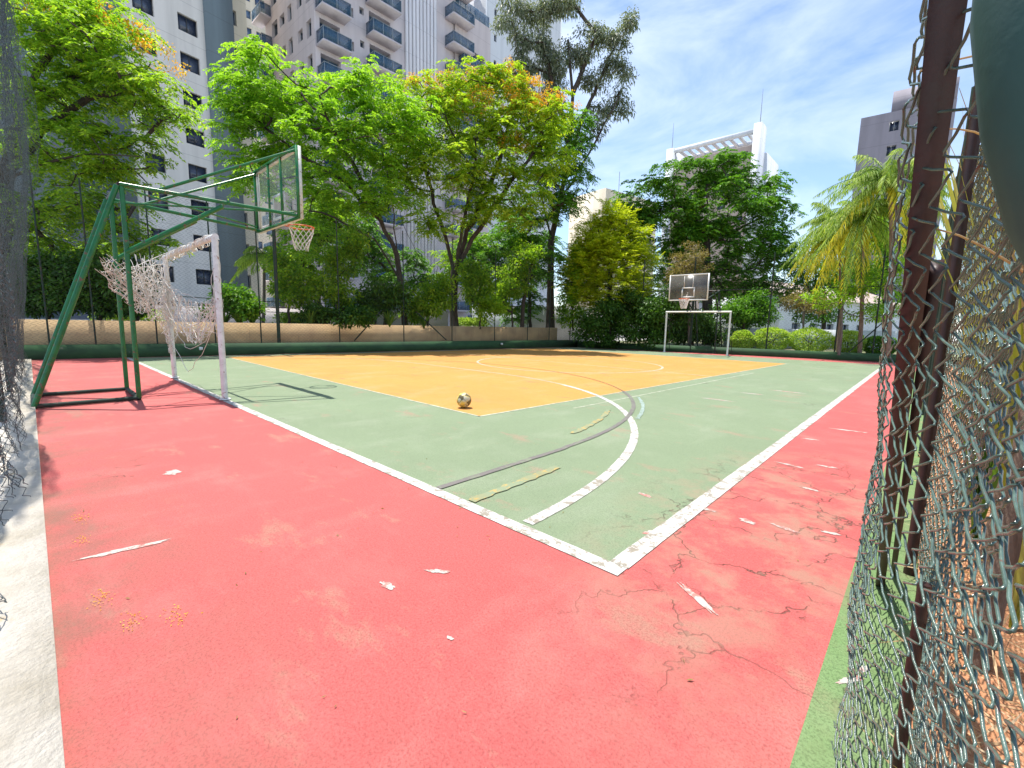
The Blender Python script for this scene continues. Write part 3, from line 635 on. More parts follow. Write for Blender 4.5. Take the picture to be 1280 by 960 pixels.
def tree(name,label,cat,group,base,trunk,tr,blobs,ncl,leaf,bk,kind='spray',flower=None,**kw):
    b=np.array(base,float);e=empty(name,tuple(b));tag(e,label,cat,group);inv=Matrix.Translation(tuple(-b))
    def ch(o): o.parent=e;o.matrix_parent_inverse=inv;return o
    att=in_blobs(blobs,ncl,kw.get('shell',.5))
    sub=att[rng.permutation(len(att))[:int(len(att)*kw.get('limbfrac',.75))]]
    tp=[b]+[np.array(t_,float) for t_ in trunk]
    if len(tp)<4: 
        q=[];
        for a_,b_ in zip(tp[:-1],tp[1:]): q+= [a_,a_*.5+b_*.5+rng.normal(0,.03,3)]
        tp=q+[tp[-1]]
    ch(limbs(MB(),tp,tr,sub,kw.get('tip',.012),kw.get('bend',.3),taper=kw.get('taper',0),mains=kw.get('mains',())).build('trunk',bk,None,True))
    mb=MB()
    if kind=='spray': sprays(mb,att,kw.get('rad',.55),kw.get('nsp',12),kw.get('L',.45),kw.get('lw',.055),kw.get('ll',.14),kw.get('k',7),kw.get('flat',.55),kw.get('droop',.45))
    else: rndleaves(mb,att,kw.get('rad',.5),kw.get('n',120),kw.get('ll',.14),kw.get('lw',.06),kw.get('flat',.7),kw.get('droop',.2))
    cr=ch(mb.build('crown',leaf))
    if flower:
        fb,nf=flower;fm=MB();fa=in_blobs(fb,nf,.6);rndleaves(fm,fa,.28,45,.09,.05,.6);ch(fm.build('blossom',M['blossom']))
    return e
def gz(u,Z,z): p=atZ(u,430,Z);return (p[0],p[1],z)   # ground point under column u
G0=.95
T=dict(L=.46,ll=.15,lw=.06)
def limbpx(ls,Z): return [[atZ(u,v,Z+(i_ and dz)*i_/(len(l[1])-1)) for i_,(u,v) in enumerate(l[1])] for l in ls for dz in (l[0],)]
Zt=14.5
tree('shade_tree','spreading feathery green tree at the left edge, branching over the white tower','tree','broad trees beyond the long fence',gz(2,Zt,G0),[atZ(0,330,Zt),atZ(6,230,Zt),atZ(20,160,Zt)],.24,
     blobpx([(60,25,70,40),(120,60,75,45),(60,110,60,45),(150,110,70,45,.6),(190,120,45,30),(80,180,75,45),(150,200,60,40,.5),(60,250,50,45),(120,265,60,35),(120,20,50,20,1.5),(95,310,60,35,1.),(50,330,40,50,1.),(175,300,30,25,.5)],Zt),330,M['leaf_left'],M['bark'],bend=.12,mains=limbpx([(.2,[(6,230),(50,165),(110,120),(180,112)]),(-.8,[(6,230),(50,205),(110,192),(175,195)]),(.9,[(0,300),(50,262),(110,255),(160,262)]),(0,[(20,160),(45,90),(90,30)]),(1.2,[(20,160),(90,100),(130,50)])],Zt),shell=.3,
     flower=(blobpx([(60,12,30,14),(150,30,45,10),(190,55,22,14),(215,90,14,12)],Zt),26),rad=.5,nsp=12,**T)
Zt=20.5
tree('shade_tree','lime green tree with leaning trunk, rising behind the near backboard','tree','broad trees beyond the long fence',gz(507,Zt,G0),[atZ(504,380,Zt),atZ(500,350,Zt),atZ(496,318,Zt)],.13,
     blobpx([(330,95,50,35),(300,150,32,50),(350,150,60,45),(410,130,60,40),(460,115,45,35),(400,190,70,45),(470,180,50,45),(330,215,40,30,1.),(430,240,60,30),(300,215,25,25),(395,300,40,30,-.5),(290,110,20,25),(505,150,30,40),(480,245,35,25)],Zt,-1.6),380,M['leaf_lime'],M['bark'],rad=.55,nsp=11,shell=.3,bend=.12,mains=limbpx([(-2.2,[(496,318),(475,275),(430,228),(370,190),(330,160)]),(-1.2,[(496,318),(492,270),(480,200),(465,135)]),(-2.6,[(500,350),(470,300),(420,272),(350,250)]),(-.5,[(496,318),(508,250),(508,170)]),(-3.,[(496,318),(460,240),(420,170),(400,120)])],Zt),L=.5,ll=.17,lw=.07)
Zt=22.5
tree('shade_tree','widest green tree with forking dark limbs and yellow orange flower tips, centre of the row','tree','broad trees beyond the long fence',gz(568,Zt,G0),[atZ(567,390,Zt),atZ(567,365,Zt),atZ(568,340,Zt)],.20,
     blobpx([(540,120,40,28),(590,115,40,30),(640,115,35,30),(520,170,45,35),(580,165,50,40),(640,165,45,35),(690,150,35,28),(560,215,60,30),(630,220,50,30),(500,220,35,30),(690,200,40,30),(600,260,40,22),(540,275,30,20),(660,260,30,25)],Zt,-1.6),330,M['leaf_gold'],M['bark'],bend=.12,mains=limbpx([(-1.6,[(568,340),(556,295),(538,240),(525,180),(540,130)]),(-2.4,[(568,340),(578,285),(592,220),(598,140)]),(-1.6,[(568,340),(600,285),(640,225),(685,170)]),(-1.4,[(567,390),(540,350),(515,305),(492,250)]),(-.6,[(568,340),(585,290),(625,200),(640,130)])],Zt),
     flower=(blobpx([(530,108,28,14),(600,100,30,12),(640,95,25,14),(665,135,35,14),(700,130,22,12),(560,95,20,8),(640,180,26,9),(620,125,40,14),(580,130,30,12),(665,115,30,12)],Zt,-1.8),190),rad=.55,nsp=11,L=.5,ll=.18,lw=.07,shell=.2)
tree('shade_tree','mid green tree with low limbs, on the right of the flowering tree','tree','broad trees beyond the long fence',gz(652,24,G0),[atZ(654,380,24),atZ(660,345,24),atZ(670,315,24)],.10,
     blobpx([(700,190,40,35),(710,235,30,30),(680,250,35,30),(640,290,40,30),(720,160,22,22),(600,320,35,28),(665,330,30,35)],25.5),150,M['leaf_dark'],M['bark'],rad=.6,nsp=15,L=.5,ll=.18,lw=.07)
Zt=27
euc=[(640,22,22,22),(675,15,22,18),(705,8,25,18),(665,55,26,20),(650,90,20,20),(690,85,22,25),(720,60,20,18),(745,45,20,16),(770,50,16,14),(787,22,11,14),(765,78,16,13),(780,90,12,12),(740,100,16,14),(775,118,10,12),(755,135,16,12),(780,140,9,9),(745,160,12,9),(690,130,22,22),(660,120,18,18)]
tree('gum_tree','tall thin grey green tree with dark trunk, rising highest against the sky','tree','',gz(687,Zt,G0),[atZ(688,360,Zt),atZ(689,300,Zt),atZ(700,250,Zt),atZ(712,190,Zt),atZ(716,120,Zt),atZ(710,50,Zt)],.24,
     blobpx(euc,Zt),210,M['leaf_euc'],M['bark'],kind='rnd',rad=.50,n=110,ll=.2,lw=.075,shell=.2,flat=.9,tip=.022,limbfrac=.9,droop=.6,bend=.06,taper=.7,mains=limbpx([(0,[(712,190),(700,130),(682,70),(668,20)]),(.6,[(712,190),(738,125),(762,70),(786,26)]),(-.4,[(700,250),(740,185),(772,125)]),(-.8,[(689,300),(668,200),(655,110),(642,40)]),(.4,[(716,120),(735,70),(745,48)])],Zt))
Zt=25.6
tree('feathery_tree','yellow green feathery bushy tree, left of the far backboard','tree','',gz(762,Zt,.4),[atZ(762,400,Zt),atZ(762,360,Zt),atZ(762,320,Zt)],.14,
     blobpx([(760,285,28,22),(735,315,30,28),(780,310,28,28),(757,330,45,32),(800,335,20,28),(722,345,22,22),(765,365,48,26),(745,300,25,20),(730,365,22,30),(795,375,22,26),(770,270,18,14)],Zt),330,M['leaf_bamboo'],M['bark'],rad=.55,nsp=13,L=.5,ll=.2,lw=.05,flat=.9,droop=.05,shell=.35,k=8)
Zt=27.6
tree('shade_tree','big round deep green tree behind the far backboard','tree','',gz(885,Zt,.22),[atZ(884,380,Zt),atZ(882,330,Zt),atZ(882,290,Zt)],.3,
     blobpx([(810,250,38,28),(850,222,38,24),(900,218,38,22),(940,240,34,26),(965,275,28,26),(900,260,60,40),(830,285,48,34),(945,310,40,30),(880,310,55,35),(835,330,35,30,1),(975,320,20,24),(930,350,40,24),(960,365,30,20,-.5),(790,270,22,18),(880,355,30,24,1)],Zt),430,M['leaf_dark'],M['bark'],
     rad=.62,nsp=16,L=.48,ll=.18,lw=.085,flat=.7,shell=.6)
tree('dry_crowned_tree','small tree with ochre dry crown just above the far backboard','tree','',gz(862,23.5,.22),[atZ(861,390,23.5),atZ(860,345,23.5)],.07,
     blobpx([(858,322,20,18),(848,340,16,14),(872,335,14,14)],23.5),50,M['leaf_dry'],M['bark_grey'],kind='rnd',rad=.35,n=90,ll=.1,lw=.05)
# dark undergrowth in the far corner and other small trees
under=[('dark leafy shrub filling the shady corner left of the far goal',[(755,400,30,24),(785,392,28,28),(735,410,18,18),(770,420,36,12)],24.5,150,'leaf_shade',762),
       ('dark broad shrub directly behind the far goal left post',[(815,395,24,26),(838,385,22,26),(820,420,26,12)],23.6,110,'leaf_shade',820),
       ('dark thicket inside the frame of the distant goal',[(865,405,26,18),(890,415,22,14),(850,420,20,12)],24.5,90,'leaf_shade',866),
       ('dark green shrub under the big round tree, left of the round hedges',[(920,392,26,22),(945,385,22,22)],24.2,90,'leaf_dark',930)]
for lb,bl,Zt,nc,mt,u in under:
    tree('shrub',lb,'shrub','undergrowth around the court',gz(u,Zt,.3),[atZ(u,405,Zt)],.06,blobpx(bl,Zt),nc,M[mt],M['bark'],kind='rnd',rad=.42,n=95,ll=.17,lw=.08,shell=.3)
low=[('slim small tree with mid green leaves between the backboard and the leaning trunk',[(425,325,24,24),(410,350,22,20),(440,300,18,18),(430,370,22,16)],18.2,80,'leaf_left',428),
     ('dark shrub at the foot of the leaning tree trunk',[(470,372,26,18),(450,388,22,14),(495,375,18,20)],19.2,70,'leaf_shade',470),
     ('shrub with shiny leaves between the two largest trunks',[(535,378,28,18),(520,390,18,12),(550,360,18,16)],20.6,80,'leaf_left',535),
     ('leafy shrub right of the thickest trunk',[(595,365,24,26),(610,385,20,16),(590,340,18,16)],22,90,'leaf_left',600),
     ('leafy young tree left of the tall dark trunk',[(640,350,26,26),(655,320,20,20),(630,375,20,18)],23.5,90,'leaf_left',640),
     ('loose green shrub between the tall dark trunk and the yellow green tree',[(715,350,18,26),(712,385,18,22),(722,320,12,16)],25.5,80,'leaf_lime',716),
     ('dark bush under the feathery tree at the left edge',[(60,345,34,28),(85,370,30,16),(40,375,20,16)],13.8,120,'leaf_shade',60),
     ('dark bush below the slanting green struts',[(125,360,32,28),(105,335,22,20),(150,378,22,12)],14.2,110,'leaf_shade',125),
     ('dark spindly shrub beside the near goal, in front of the white tower',[(172,350,18,26),(165,380,18,12)],15,60,'leaf_shade',172),
     ('palm like shrub under the grey green tower panel',[(290,372,20,14),(310,385,18,10)],15.6,45,'leaf_dark',300),
     ('low green bush by the two fence posts under the backboard',[(360,350,24,20),(375,370,20,16),(345,330,16,14)],17.6,70,'leaf_left',362),
     ('low bush hugging the tan wall below the leaning tree',[(400,392,22,9),(440,395,24,8)],17.6,50,'leaf_shade',420)]
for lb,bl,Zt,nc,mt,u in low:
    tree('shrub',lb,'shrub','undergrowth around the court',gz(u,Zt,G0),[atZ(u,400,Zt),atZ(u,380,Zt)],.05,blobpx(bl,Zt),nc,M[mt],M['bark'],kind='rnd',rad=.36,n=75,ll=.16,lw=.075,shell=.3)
# clipped round hedges at the far end
for i_,(u,w,v0,v1,Zt,lb,mt) in enumerate([(928,13,416,436,22.6,'smallest clipped round bush, leftmost of the pale green bushes by the far kerb','leaf_hedge'),(964,19,411,437,22.0,'clipped pale green bush second from the left by the far kerb','leaf_hedge'),(1012,23,411,438,21.5,'widest clipped pale green bush in the middle of the far hedge row','leaf_hedge'),(1061,16,416,440,21.0,'clipped pale green bush by the fence brace at the far kerb','leaf_hedge'),(1100,17,422,441,20.6,'darker clipped bush beside the close fence at the right end of the hedge row','leaf_dark')]):
    c=atZ(u,(v0+v1)/2,Zt);s=Zt/FPX;n=3600;rx=w*s;rz=(v1-v0)/2*s+.05
    c=np.array([c[0],c[1],.22+rz*.95])
    d=rng.normal(0,1,(n,3));d/=np.linalg.norm(d,axis=1)[:,None];lump=1+.07*np.sin(d[:,0]*7+i_)*np.cos(d[:,1]*6)+.05*np.sin(d[:,2]*9+i_*2)
    P=c+d*(np.array([rx,rx*.8,rz])*lump[:,None])*(1-.22*rng.random((n,1))**2)
    e=empty('round_bush',(c[0],c[1],.22));tag(e,lb,'bush','clipped bushes at the far kerb');inv=Matrix.Translation((-c[0],-c[1],-.22))
    o=leaves(MB(),P,d+rng.normal(0,.6,(n,3)),.11,.06,0).build('foliage',M[mt]);o.parent=e;o.matrix_parent_inverse=inv
    st=MB()
    for q in range(7): 
        a_=q*.9;st.tube([(c[0],c[1],.2),(c[0]+.15*math.cos(a_),c[1]+.15*math.sin(a_),c[2]),(c[0]+.6*rx*math.cos(a_),c[1]+.6*rx*math.sin(a_),c[2]+rz*.5)],.015,4,False)
    o=st.build('stems',M['bark']);o.parent=e;o.matrix_parent_inverse=inv
# palms
def frond(mb,o,az,el,L,droop,nl=26,ll=.45,lw_=.03,twist=0,hang=.6,stem=None):
    t=np.linspace(0,1,nl);d=np.array([math.cos(az)*math.cos(el),math.sin(az)*math.cos(el),math.sin(el)])
    P=o+d*(L*t)[:,None];P[:,2]-=droop*L*t**2;T=np.gradient(P,axis=0);T/=np.linalg.norm(T,axis=1)[:,None]
    S=np.cross(T,[0,0,1.]);S/=np.linalg.norm(S,axis=1)[:,None]+1e-9
    env=np.sin(np.pi*np.clip(t*.9+.08,0,1))**.6
    for sg in (1,-1):
        for rep in (0,1):
            Dd=S*sg+T*.7+rng.normal(0,.2,P.shape);Dd[:,2]-=hang+rep*.35
            leaves(mb,P,Dd,ll*env*rng.uniform(.8,1.1,nl),lw_,.35)
    if stem is not None: stem.tube(P,np.linspace(.02,.006,nl),4,False)
def palm(label,u,Zt,vtop,nfr,L,mats,tr,bkm,yellow=0,els=(-.3,1.2),seed=0,ll=.52,ul=None,zb=.22):
    b=np.array(gz(u,Zt,zb));top=atZ(ul or u,vtop,Zt);e=empty('palm_tree',tuple(b));tag(e,label,'palm','palms beyond the far right corner');inv=Matrix.Translation(tuple(-b))
    def ch(o): o.parent=e;o.matrix_parent_inverse=inv;return o
    n=14;t=np.linspace(0,1,n)[:,None];P=b*(1-t)+top*t;P[:,0]+=.08*np.sin(t[:,0]*3)
    rr=tr*(1.15-.3*t[:,0])*(1+.06*(np.arange(n)%2));ch(MB().tube(P,rr,10).build('trunk',bkm,None,True))
    cr=MB();ye=MB();st=MB()
    for i_ in range(nfr):
        az=rng.uniform(0,2*np.pi);el=rng.uniform(*els)
        frond(cr,top,az,el,L*rng.uniform(.6,1.1),rng.uniform(.45,.95),38,ll*.75,.028,stem=st)
    for i_ in range(yellow):
        az=rng.uniform(0,2*np.pi);frond(ye,top-np.array([0,0,.2]),az,rng.uniform(-.5,.1),L*.8,rng.uniform(.9,1.3),28,ll,.04,hang=1.2,stem=st)
    ch(cr.build('crown',M[mats]))
    if yellow: 
        o=ch(ye.build('crown',M['palm_yellow']));o['label']='yellowed hanging fronds'
    ch(st.build('leaf_stalks',M['strap']))
palm('tallest feathery palm beside the close right fence, crown up by the grey roof',1112,17.5,225,64,3.0,'palm_leaf',.07,M['palm_bark'],6,(-.6,1.3))
palm('palm with bright yellow hanging fronds, left of the tallest palm',1076,19,270,50,2.7,'palm_leaf',.07,M['palm_bark'],10,(-.5,1.2))
palm('lower palm with yellow fronds reaching left towards the big round tree',1048,20.5,280,34,2.3,'palm_leaf',.05,M['palm_bark'],9,(-.5,1.1))
palm('small slender palm seen between the goal and the backboard post',330,19.5,318,16,1.5,'palm_leaf',.06,M['bark_grey'],0,(-.2,1.2),zb=G0)
tree('young_tree','thin bare stemmed young tree with bright leaves under the palms','tree','',gz(1050,18.8,.22),[atZ(1052,400,18.8),atZ(1055,370,18.8)],.05,blobpx([(1035,372,26,10),(1070,358,30,10),(1095,350,24,12),(1085,390,20,8)],18.8),60,M['leaf_lime'],M['bark_grey'],kind='rnd',rad=.3,n=50,ll=.14,lw=.06)
tree('young_tree','sparse reddish brown leaved small tree under the big tree right side','tree','',gz(1005,24,.22),[atZ(1004,400,24),atZ(1004,380,24)],.05,blobpx([(1000,375,24,10),(1020,382,18,9)],24),36,M['leaf_dry'],M['bark_grey'],kind='rnd',rad=.4,n=50,ll=.14,lw=.06)
# strap leaved plants above the tan wall
def strapplant(name,label,base,n,L,W,mat,lean=.9,up=.6,group=None,cat='plant'):
    mb=MB();b=np.array(base,float)
    for i_ in range(n):
        az=rng.uniform(0,2*np.pi);l=L*rng.uniform(.6,1.15);k_=7;t=np.linspace(0,1,k_)
        out=lean*rng.uniform(.3,1)
        P=b+np.stack([np.cos(az)*out*l*t**1.3,np.sin(az)*out*l*t**1.3,l*(up+.4)*(t-.5*t**2.6*out)],1)
        s=np.array([-math.sin(az),math.cos(az),.2*rng.normal()]);w=W*np.array([.6,.95,1,.95,.8,.5,.04])*rng.uniform(.7,1.2)
        A=P+s*w[:,None]/2;B=P-s*w[:,None]/2;C=P+np.array([0,0,-.15*W]);i2=np.arange(k_-1)
        mb.add(np.vstack([A,C,B]),np.vstack([np.stack([i2,i2+1,i2+1+k_,i2+k_],1),np.stack([i2+k_,i2+k_+1,i2+1+2*k_,i2+2*k_],1)]))
    o=mb.build(name,mat,None,loc=tuple(b));return tag(o,label,cat,group)
for u,Zt,lb in [(255,15.2,'upright strappy plant above the tan wall right of the near goal'),(268,15.3,'strappy plant above the tan wall just left of the white goal post top shadow side'),(283,15.6,'strappy plant on the tan wall halfway to the first backboard pole'),(300,15.7,'tall strappy clump near the slim palm above the tan wall'),(317,16,'strappy clump touching the thin post left of the thick pole'),(455,18.6,'strappy clump left of the leaning trunk above the tan wall'),(487,19,'strappy clump at the very foot of the leaning trunk'),(530,20,'strappy clump between the leaning trunk and the thickest trunk'),(390,17.2,'strappy clump below the rim above the tan wall')]:
    strapplant('strap_plant',lb,gz(u,Zt,.95),34,.95,.06,M['strap'],.8,.6,'strappy plants above the tan wall')
# low clipped hedge boxes beyond the wall
for u0,u1,v,Zt,lb in [(355,387,396,19,'long low clipped hedge seen under the rim, in front of the pale planter'),(572,604,404,24,'short low clipped hedge just right of the thickest trunk'),(130,200,396,17,'pale clipped hedge strip left of the near goal behind the tan wall')]:
    a=np.array(gz(u0,Zt,.95));b=np.array(gz(u1,Zt,.95));n=2200;t=rng.random((n,1));P=a*(1-t)+b*t;P[:,2]+=rng.random(n)*.55;P[:,:2]+=rng.normal(0,.2,(n,2))
    o=leaves(MB(),P,rng.normal(0,1,(n,3)),.12,.07,0).build('clipped_hedge',M['leaf_hedge']);tag(o,lb,'hedge','clipped hedges in the upper garden')
    pl=MB().beam(a-np.array([0,0,.0]),b,.6,.3).build('planter',M['kerb'],None);pl.location=(0,0,0)
    pl.parent=o

# plants just outside the close right fence
for i_,(x,y,n,L,W,mt,lb) in enumerate([(1.42,.7,70,1.6,.035,'blade','arching cream and green blade plant right behind the close fence, nearest the viewer'),
        (1.62,2.0,90,2.2,.045,'blade_dry','tall dry pinkish blade plant behind the close fence'),
        (1.50,3.2,80,2.4,.05,'blade','tall yellow green blade clump behind the brown brace'),
        (1.75,1.2,80,2.2,.05,'blade_dry','wide dry leaf clump at the right frame edge outside the fence'),
        (1.65,5.2,36,2.6,.10,'blade','farthest cream green blade clump beyond the close fence'),
        (1.36,1.7,18,1.0,.05,'strap','small green strap clump at the fence foot'),
        (1.58,2.4,170,4.3,.055,'blade_dry','tallest dense clump of dry tan blades, filling the gap behind the close fence'),
        (1.85,4.6,150,5.0,.07,'blade','second tallest dense clump of cream green blades behind the close fence'),
        (1.45,.35,90,2.8,.03,'blade_dry','narrow dry tan blade clump at the right edge, nearest the green tube'),
        (1.42,4.2,80,2.6,.05,'blade_dry','dry pink and straw blade clump fourth along the close fence'),
        (1.50,6.6,44,3.0,.11,'blade','tall light green blade clump far along the close fence'),
        (1.55,8.4,44,3.2,.12,'blade_dry','far dry blade clump along the close fence'),
        (1.70,11,44,3.4,.13,'blade','last light blade clump before the palms along the close fence')]):
    strapplant('blade_plant',lb,(x,y,.04),n,L,W,M[mt],.30 if L<2.5 else .13,.8,'blade plants outside the close fence')
for (x,y,h,r_,lx,ly,lb) in [(1.40,1.25,3.2,.055,.10,.5,'ringed brown palm stem leaning right behind the close fence'),(1.30,.35,2.6,.03,.02,.25,'thin brown stem directly behind the close fence mesh'),(1.52,.25,3.0,.045,.2,.3,'thicker brown stem at the right edge behind the close fence'),(1.36,2.6,3.4,.05,.12,.4,'brown stem behind the brown brace')]:
    n=40;t=np.linspace(0,1,n)[:,None];P=np.array([x,y,-.02])*(1-t)+np.array([x+lx,y+ly,h])*t;P[:,0]+=.03*np.sin(t[:,0]*5)
    rr=r_*(1+.10*(np.arange(n)%2))*(1.1-.3*t[:,0])
    o=MB().tube(P,rr,12).build('slender_palm',M['palm_bark'],None,True);tag(o,lb,'palm','slender palms outside the close fence')
for (p,q,lb) in [((.99,-.95,1.62),(1.22,-.55,1.74),'thin orange brown dry twig poking through the close fence, upper one'),((1.0,-.9,1.40),(1.25,-.7,1.28),'thin dry twig crossing the brown brace below the upper twig'),((1.02,-.85,1.56),(1.20,-.35,1.60),'pinkish dry twig caught in the close mesh between two other twigs')]:
    t=np.linspace(0,1,9)[:,None];P=np.array(p)*(1-t)+np.array(q)*t;P[:,2]+=.012*np.sin(t[:,0]*6)
    tag(MB().tube(P,np.linspace(.0012,.003,9),5).build('dry_twig',M['blade_dry'],None,True),lb,'twig','dry twigs caught in the close fence')
# straw litter on the soil
mb=MB();n=2600;C=np.stack([rng.uniform(1.14,2.6,n),rng.uniform(-1.6,6,n),np.zeros(n)],1);C[:,2]=.05+.08*(C[:,0]-1.12).clip(0,1)+rng.random(n)*.03
D=rng.normal(0,1,(n,3));D[:,2]*=.15;leaves(mb,C,D,rng.uniform(.06,.3,n),.008,0)
tag(mb.build('dry_straw',M['blade_dry']),'dry straw and shredded palm litter on the orange soil outside the close fence','litter',kind='stuff')
# fallen petals on the red paint
mb=MB();n=260;cs=np.array([(-2.24,-1.82),(-1.46,-1.8),(-1.19,-1.74),(-1.1,-1.6),(-2.6,-1.8)]);w_=rng.integers(0,5,n);C=np.column_stack([cs[w_]+rng.normal(0,1,(n,2))*np.array([.045,.02]),np.full(n,.003)+rng.random(n)*.004])
D=rng.normal(0,1,(n,3));D[:,2]*=.1;leaves(mb,C,D,rng.uniform(.005,.011,n),.005,0)
tag(mb.build('fallen_petals',M['blossom']),'small scattered orange petals on the red paint beside the white kerb','petals',kind='stuff')

mb=MB();n=70;C=np.column_stack([rng.uniform(-3.5,.8,n),rng.uniform(-1.9,1.6,n),np.full(n,.006)]);D=rng.normal(0,1,(n,3));D[:,2]*=.12
leaves(mb,C,D,rng.uniform(.008,.03,n),rng.uniform(.004,.011,n),0)
tag(mb.build('leaf_litter',M['leaf_dry']),'tiny dry brown leaf scraps scattered over the near red and green paint','litter',kind='stuff')

# ------------------------------------------------------------------ buildings
class Facade:
    """vertical wall plane through plan point A with unit direction d; outward normal n towards the camera"""
    def __init__(s,A,d,pos=None):
        s.A=np.array(A[:2],float);s.d=np.array(d,float)/np.linalg.norm(d);n=np.array([s.d[1],-s.d[0]])
        if n@(CAM[:2]-s.A)<0:n=-n
        s.n=n
        r=Rv[:2]
        if pos is not None and (s.d@r>0)!=pos: s.d=-s.d
    def st(s,u,v):    # pixel on the plane -> (s,z)
        r=ray(u,v);M_=np.array([[s.d[0],-r[0]],[s.d[1],-r[1]]]);a,t=np.linalg.solve(M_,CAM[:2]-s.A);return a,CAM[2]+r[2]*t
    def P(s,a,o,z): q=s.A+s.d*a+s.n*o;return (q[0],q[1],z)
    def M3(s): return (np.array([[s.d[0],s.n[0],0],[s.d[1],s.n[1],0],[0,0,1]]),np.array([s.A[0],s.A[1],0]))
    def box(s,mb,a0,a1,o0,o1,z0,z1): return mb.box((min(a0,a1),min(o0,o1),z0),(max(a0,a1),max(o0,o1),z1),s.M3())
    def wall(s,mb,a0,a1,z0,z1,holes,depth=.25,o=0):
        xs=sorted({a0,a1,*[h[0] for h in holes],*[h[1] for h in holes]});zs=sorted({z0,z1,*[h[2] for h in holes],*[h[3] for h in holes]})
        xs=[x for x in xs if a0-1e-6<=x<=a1+1e-6];zs=[z for z in zs if z0-1e-6<=z<=z1+1e-6]
        for i in range(len(xs)-1):
            run=None
            for j in range(len(zs)-1):
                cx=(xs[i]+xs[i+1])/2;cz=(zs[j]+zs[j+1])/2
                if any(h[0]<cx<h[1] and h[2]<cz<h[3] for h in holes): continue
                mb.add([s.P(xs[i],o,zs[j]),s.P(xs[i+1],o,zs[j]),s.P(xs[i+1],o,zs[j+1]),s.P(xs[i],o,zs[j+1])],[[0,1,2,3]])
        for a,b,c,d_ in holes:
            for p,q in (((a,c),(b,c)),((b,c),(b,d_)),((b,d_),(a,d_)),((a,d_),(a,c))):
                mb.add([s.P(p[0],o,p[1]),s.P(q[0],o,q[1]),s.P(q[0],o-depth,q[1]),s.P(p[0],o-depth,p[1])],[[0,1,2,3]])
    def window(s,h,parent,inv,o=0,depth=.25,mat='pane',split=True,fm='metal'):
        a,b,c,d_=h;fr=MB();t=.06;oo=o-depth
        s.box(fr,a,a+t,oo,oo+.07,c,d_);s.box(fr,b-t,b,oo,oo+.07,c,d_);s.box(fr,a+t,b-t,oo,oo+.07,c,c+t);s.box(fr,a+t,b-t,oo,oo+.07,d_-t,d_)
        if split: m_=(a+b)/2;s.box(fr,m_-t/2,m_+t/2,oo,oo+.07,c+t,d_-t)
        f=fr.build('window',M[fm]);f.parent=parent;f.matrix_parent_inverse=inv
        p=MB();s.box(p,a+.003,b-.003,oo-.02,oo+.015,c+.003,d_-.003);po=p.build('pane',M[mat]);po.parent=f
        return f
class Bld:
    def __init__(s,name,label,cat,base,group=None):
        s.e=empty(name,tuple(base));tag(s.e,label,cat,group);s.inv=Matrix.Translation(tuple(-np.array(base,float)))
    def add(s,mb,name,mat,smooth=False):
        o=mb.build(name,mat,None,smooth);o.parent=s.e;o.matrix_parent_inverse=s.inv;return o
def vpdir(u): r=ray(u,410);d=np.array([r[0],r[1]]);return d/np.linalg.norm(d)
def balcony(B,f,a0,a1,z,dep=1.3,solid=False,h=1.05,mat='b_pink'):
    m=MB();f.box(m,a0,a1,.003,dep,z-.16,z);o=B.add(m,'balcony',M[mat])
    r=MB();t=.03
    f.box(r,a0+.02,a1-.02,dep-.06,dep-.03,z+.08,z+h-.04);f.box(r,a0+.03,a0+.06,.01,dep-.07,z+.08,z+h-.04);f.box(r,a1-.06,a1-.03,.01,dep-.07,z+.08,z+h-.04)
    g=r.build('glass_rail',M['rail_glass']);g.parent=o
    q=MB();f.box(q,a0,a1,dep-.07,dep-.02,z+h-.04,z+h);f.box(q,a0+.01,a0+.06,.01,dep-.075,z+h-.04,z+h);f.box(q,a1-.06,a1-.01,.01,dep-.075,z+h-.04,z+h)
    k_=max(2,int((a1-a0)/.9))
    for i in range(k_+1): x=a0+.02+(a1-a0-.08)*i/k_;f.box(q,x,x+.04,dep-.028,dep-.005,z,z+h-.05)
    g=q.build('hand_rail',M['metal']);g.parent=o
    return o
# B1: white tower with blue-grey bands, left -------------------------------------
d1=vpdir(1000);c=atZ(237,200,36);f=Facade(c,d1)
B=Bld('apartment_tower','white tower with dark square windows and a tall blue grey band, behind the left trees','building',(c[0],c[1],0))
s_w0=f.st(166,200)[0];s_w1=f.st(266,200)[0];s_g1=f.st(299,200)[0];s_c1=f.st(322,200)[0];s_l0=f.st(60,200)[0]
fl=2.78;ztop=52
zc=f.st(248,217)[1]
ws=(f.st(236,217)[0],f.st(259,217)[0]);wl=(f.st(186,252)[0],f.st(211,252)[0]);hh=1.25
holes=[];zz=zc-10*fl
while zz<ztop-2:
    if zz>1.5:
        holes.append((ws[0],ws[1],zz-hh/2,zz+hh/2));holes.append((wl[0],wl[1],zz-hh/2,zz+hh/2))
    zz+=fl
m=MB();f.wall(m,s_w0,s_w1,0,ztop,holes);f.box(m,s_w0,s_w1,-12,-.3,ztop-.4,ztop);f.box(m,s_w0,s_w0+.01,-12,-.001,0,ztop);B.add(m,'wall',M['b_white'])
for i,h in enumerate(holes): B_f=f.window(h,B.e,B.inv,0,.25,fm='dark_metal')
m=MB();f.box(m,s_w1+.003,s_g1,-12,.35,0,ztop+.5);B.add(m,'side_tower',M['b_blue'])
m=MB();f.box(m,s_l0-3,s_w0-.003,-12,.25,0,ztop-8);B.add(m,'side_tower',M['b_blue'])
holes=[];sw=(f.st(306,240)[0],f.st(312,240)[0]);zz=zc-10*fl
while zz<ztop-4:
    if zz>1.5:holes.append((sw[0],sw[1],zz-.6,zz+.6))
    zz+=fl
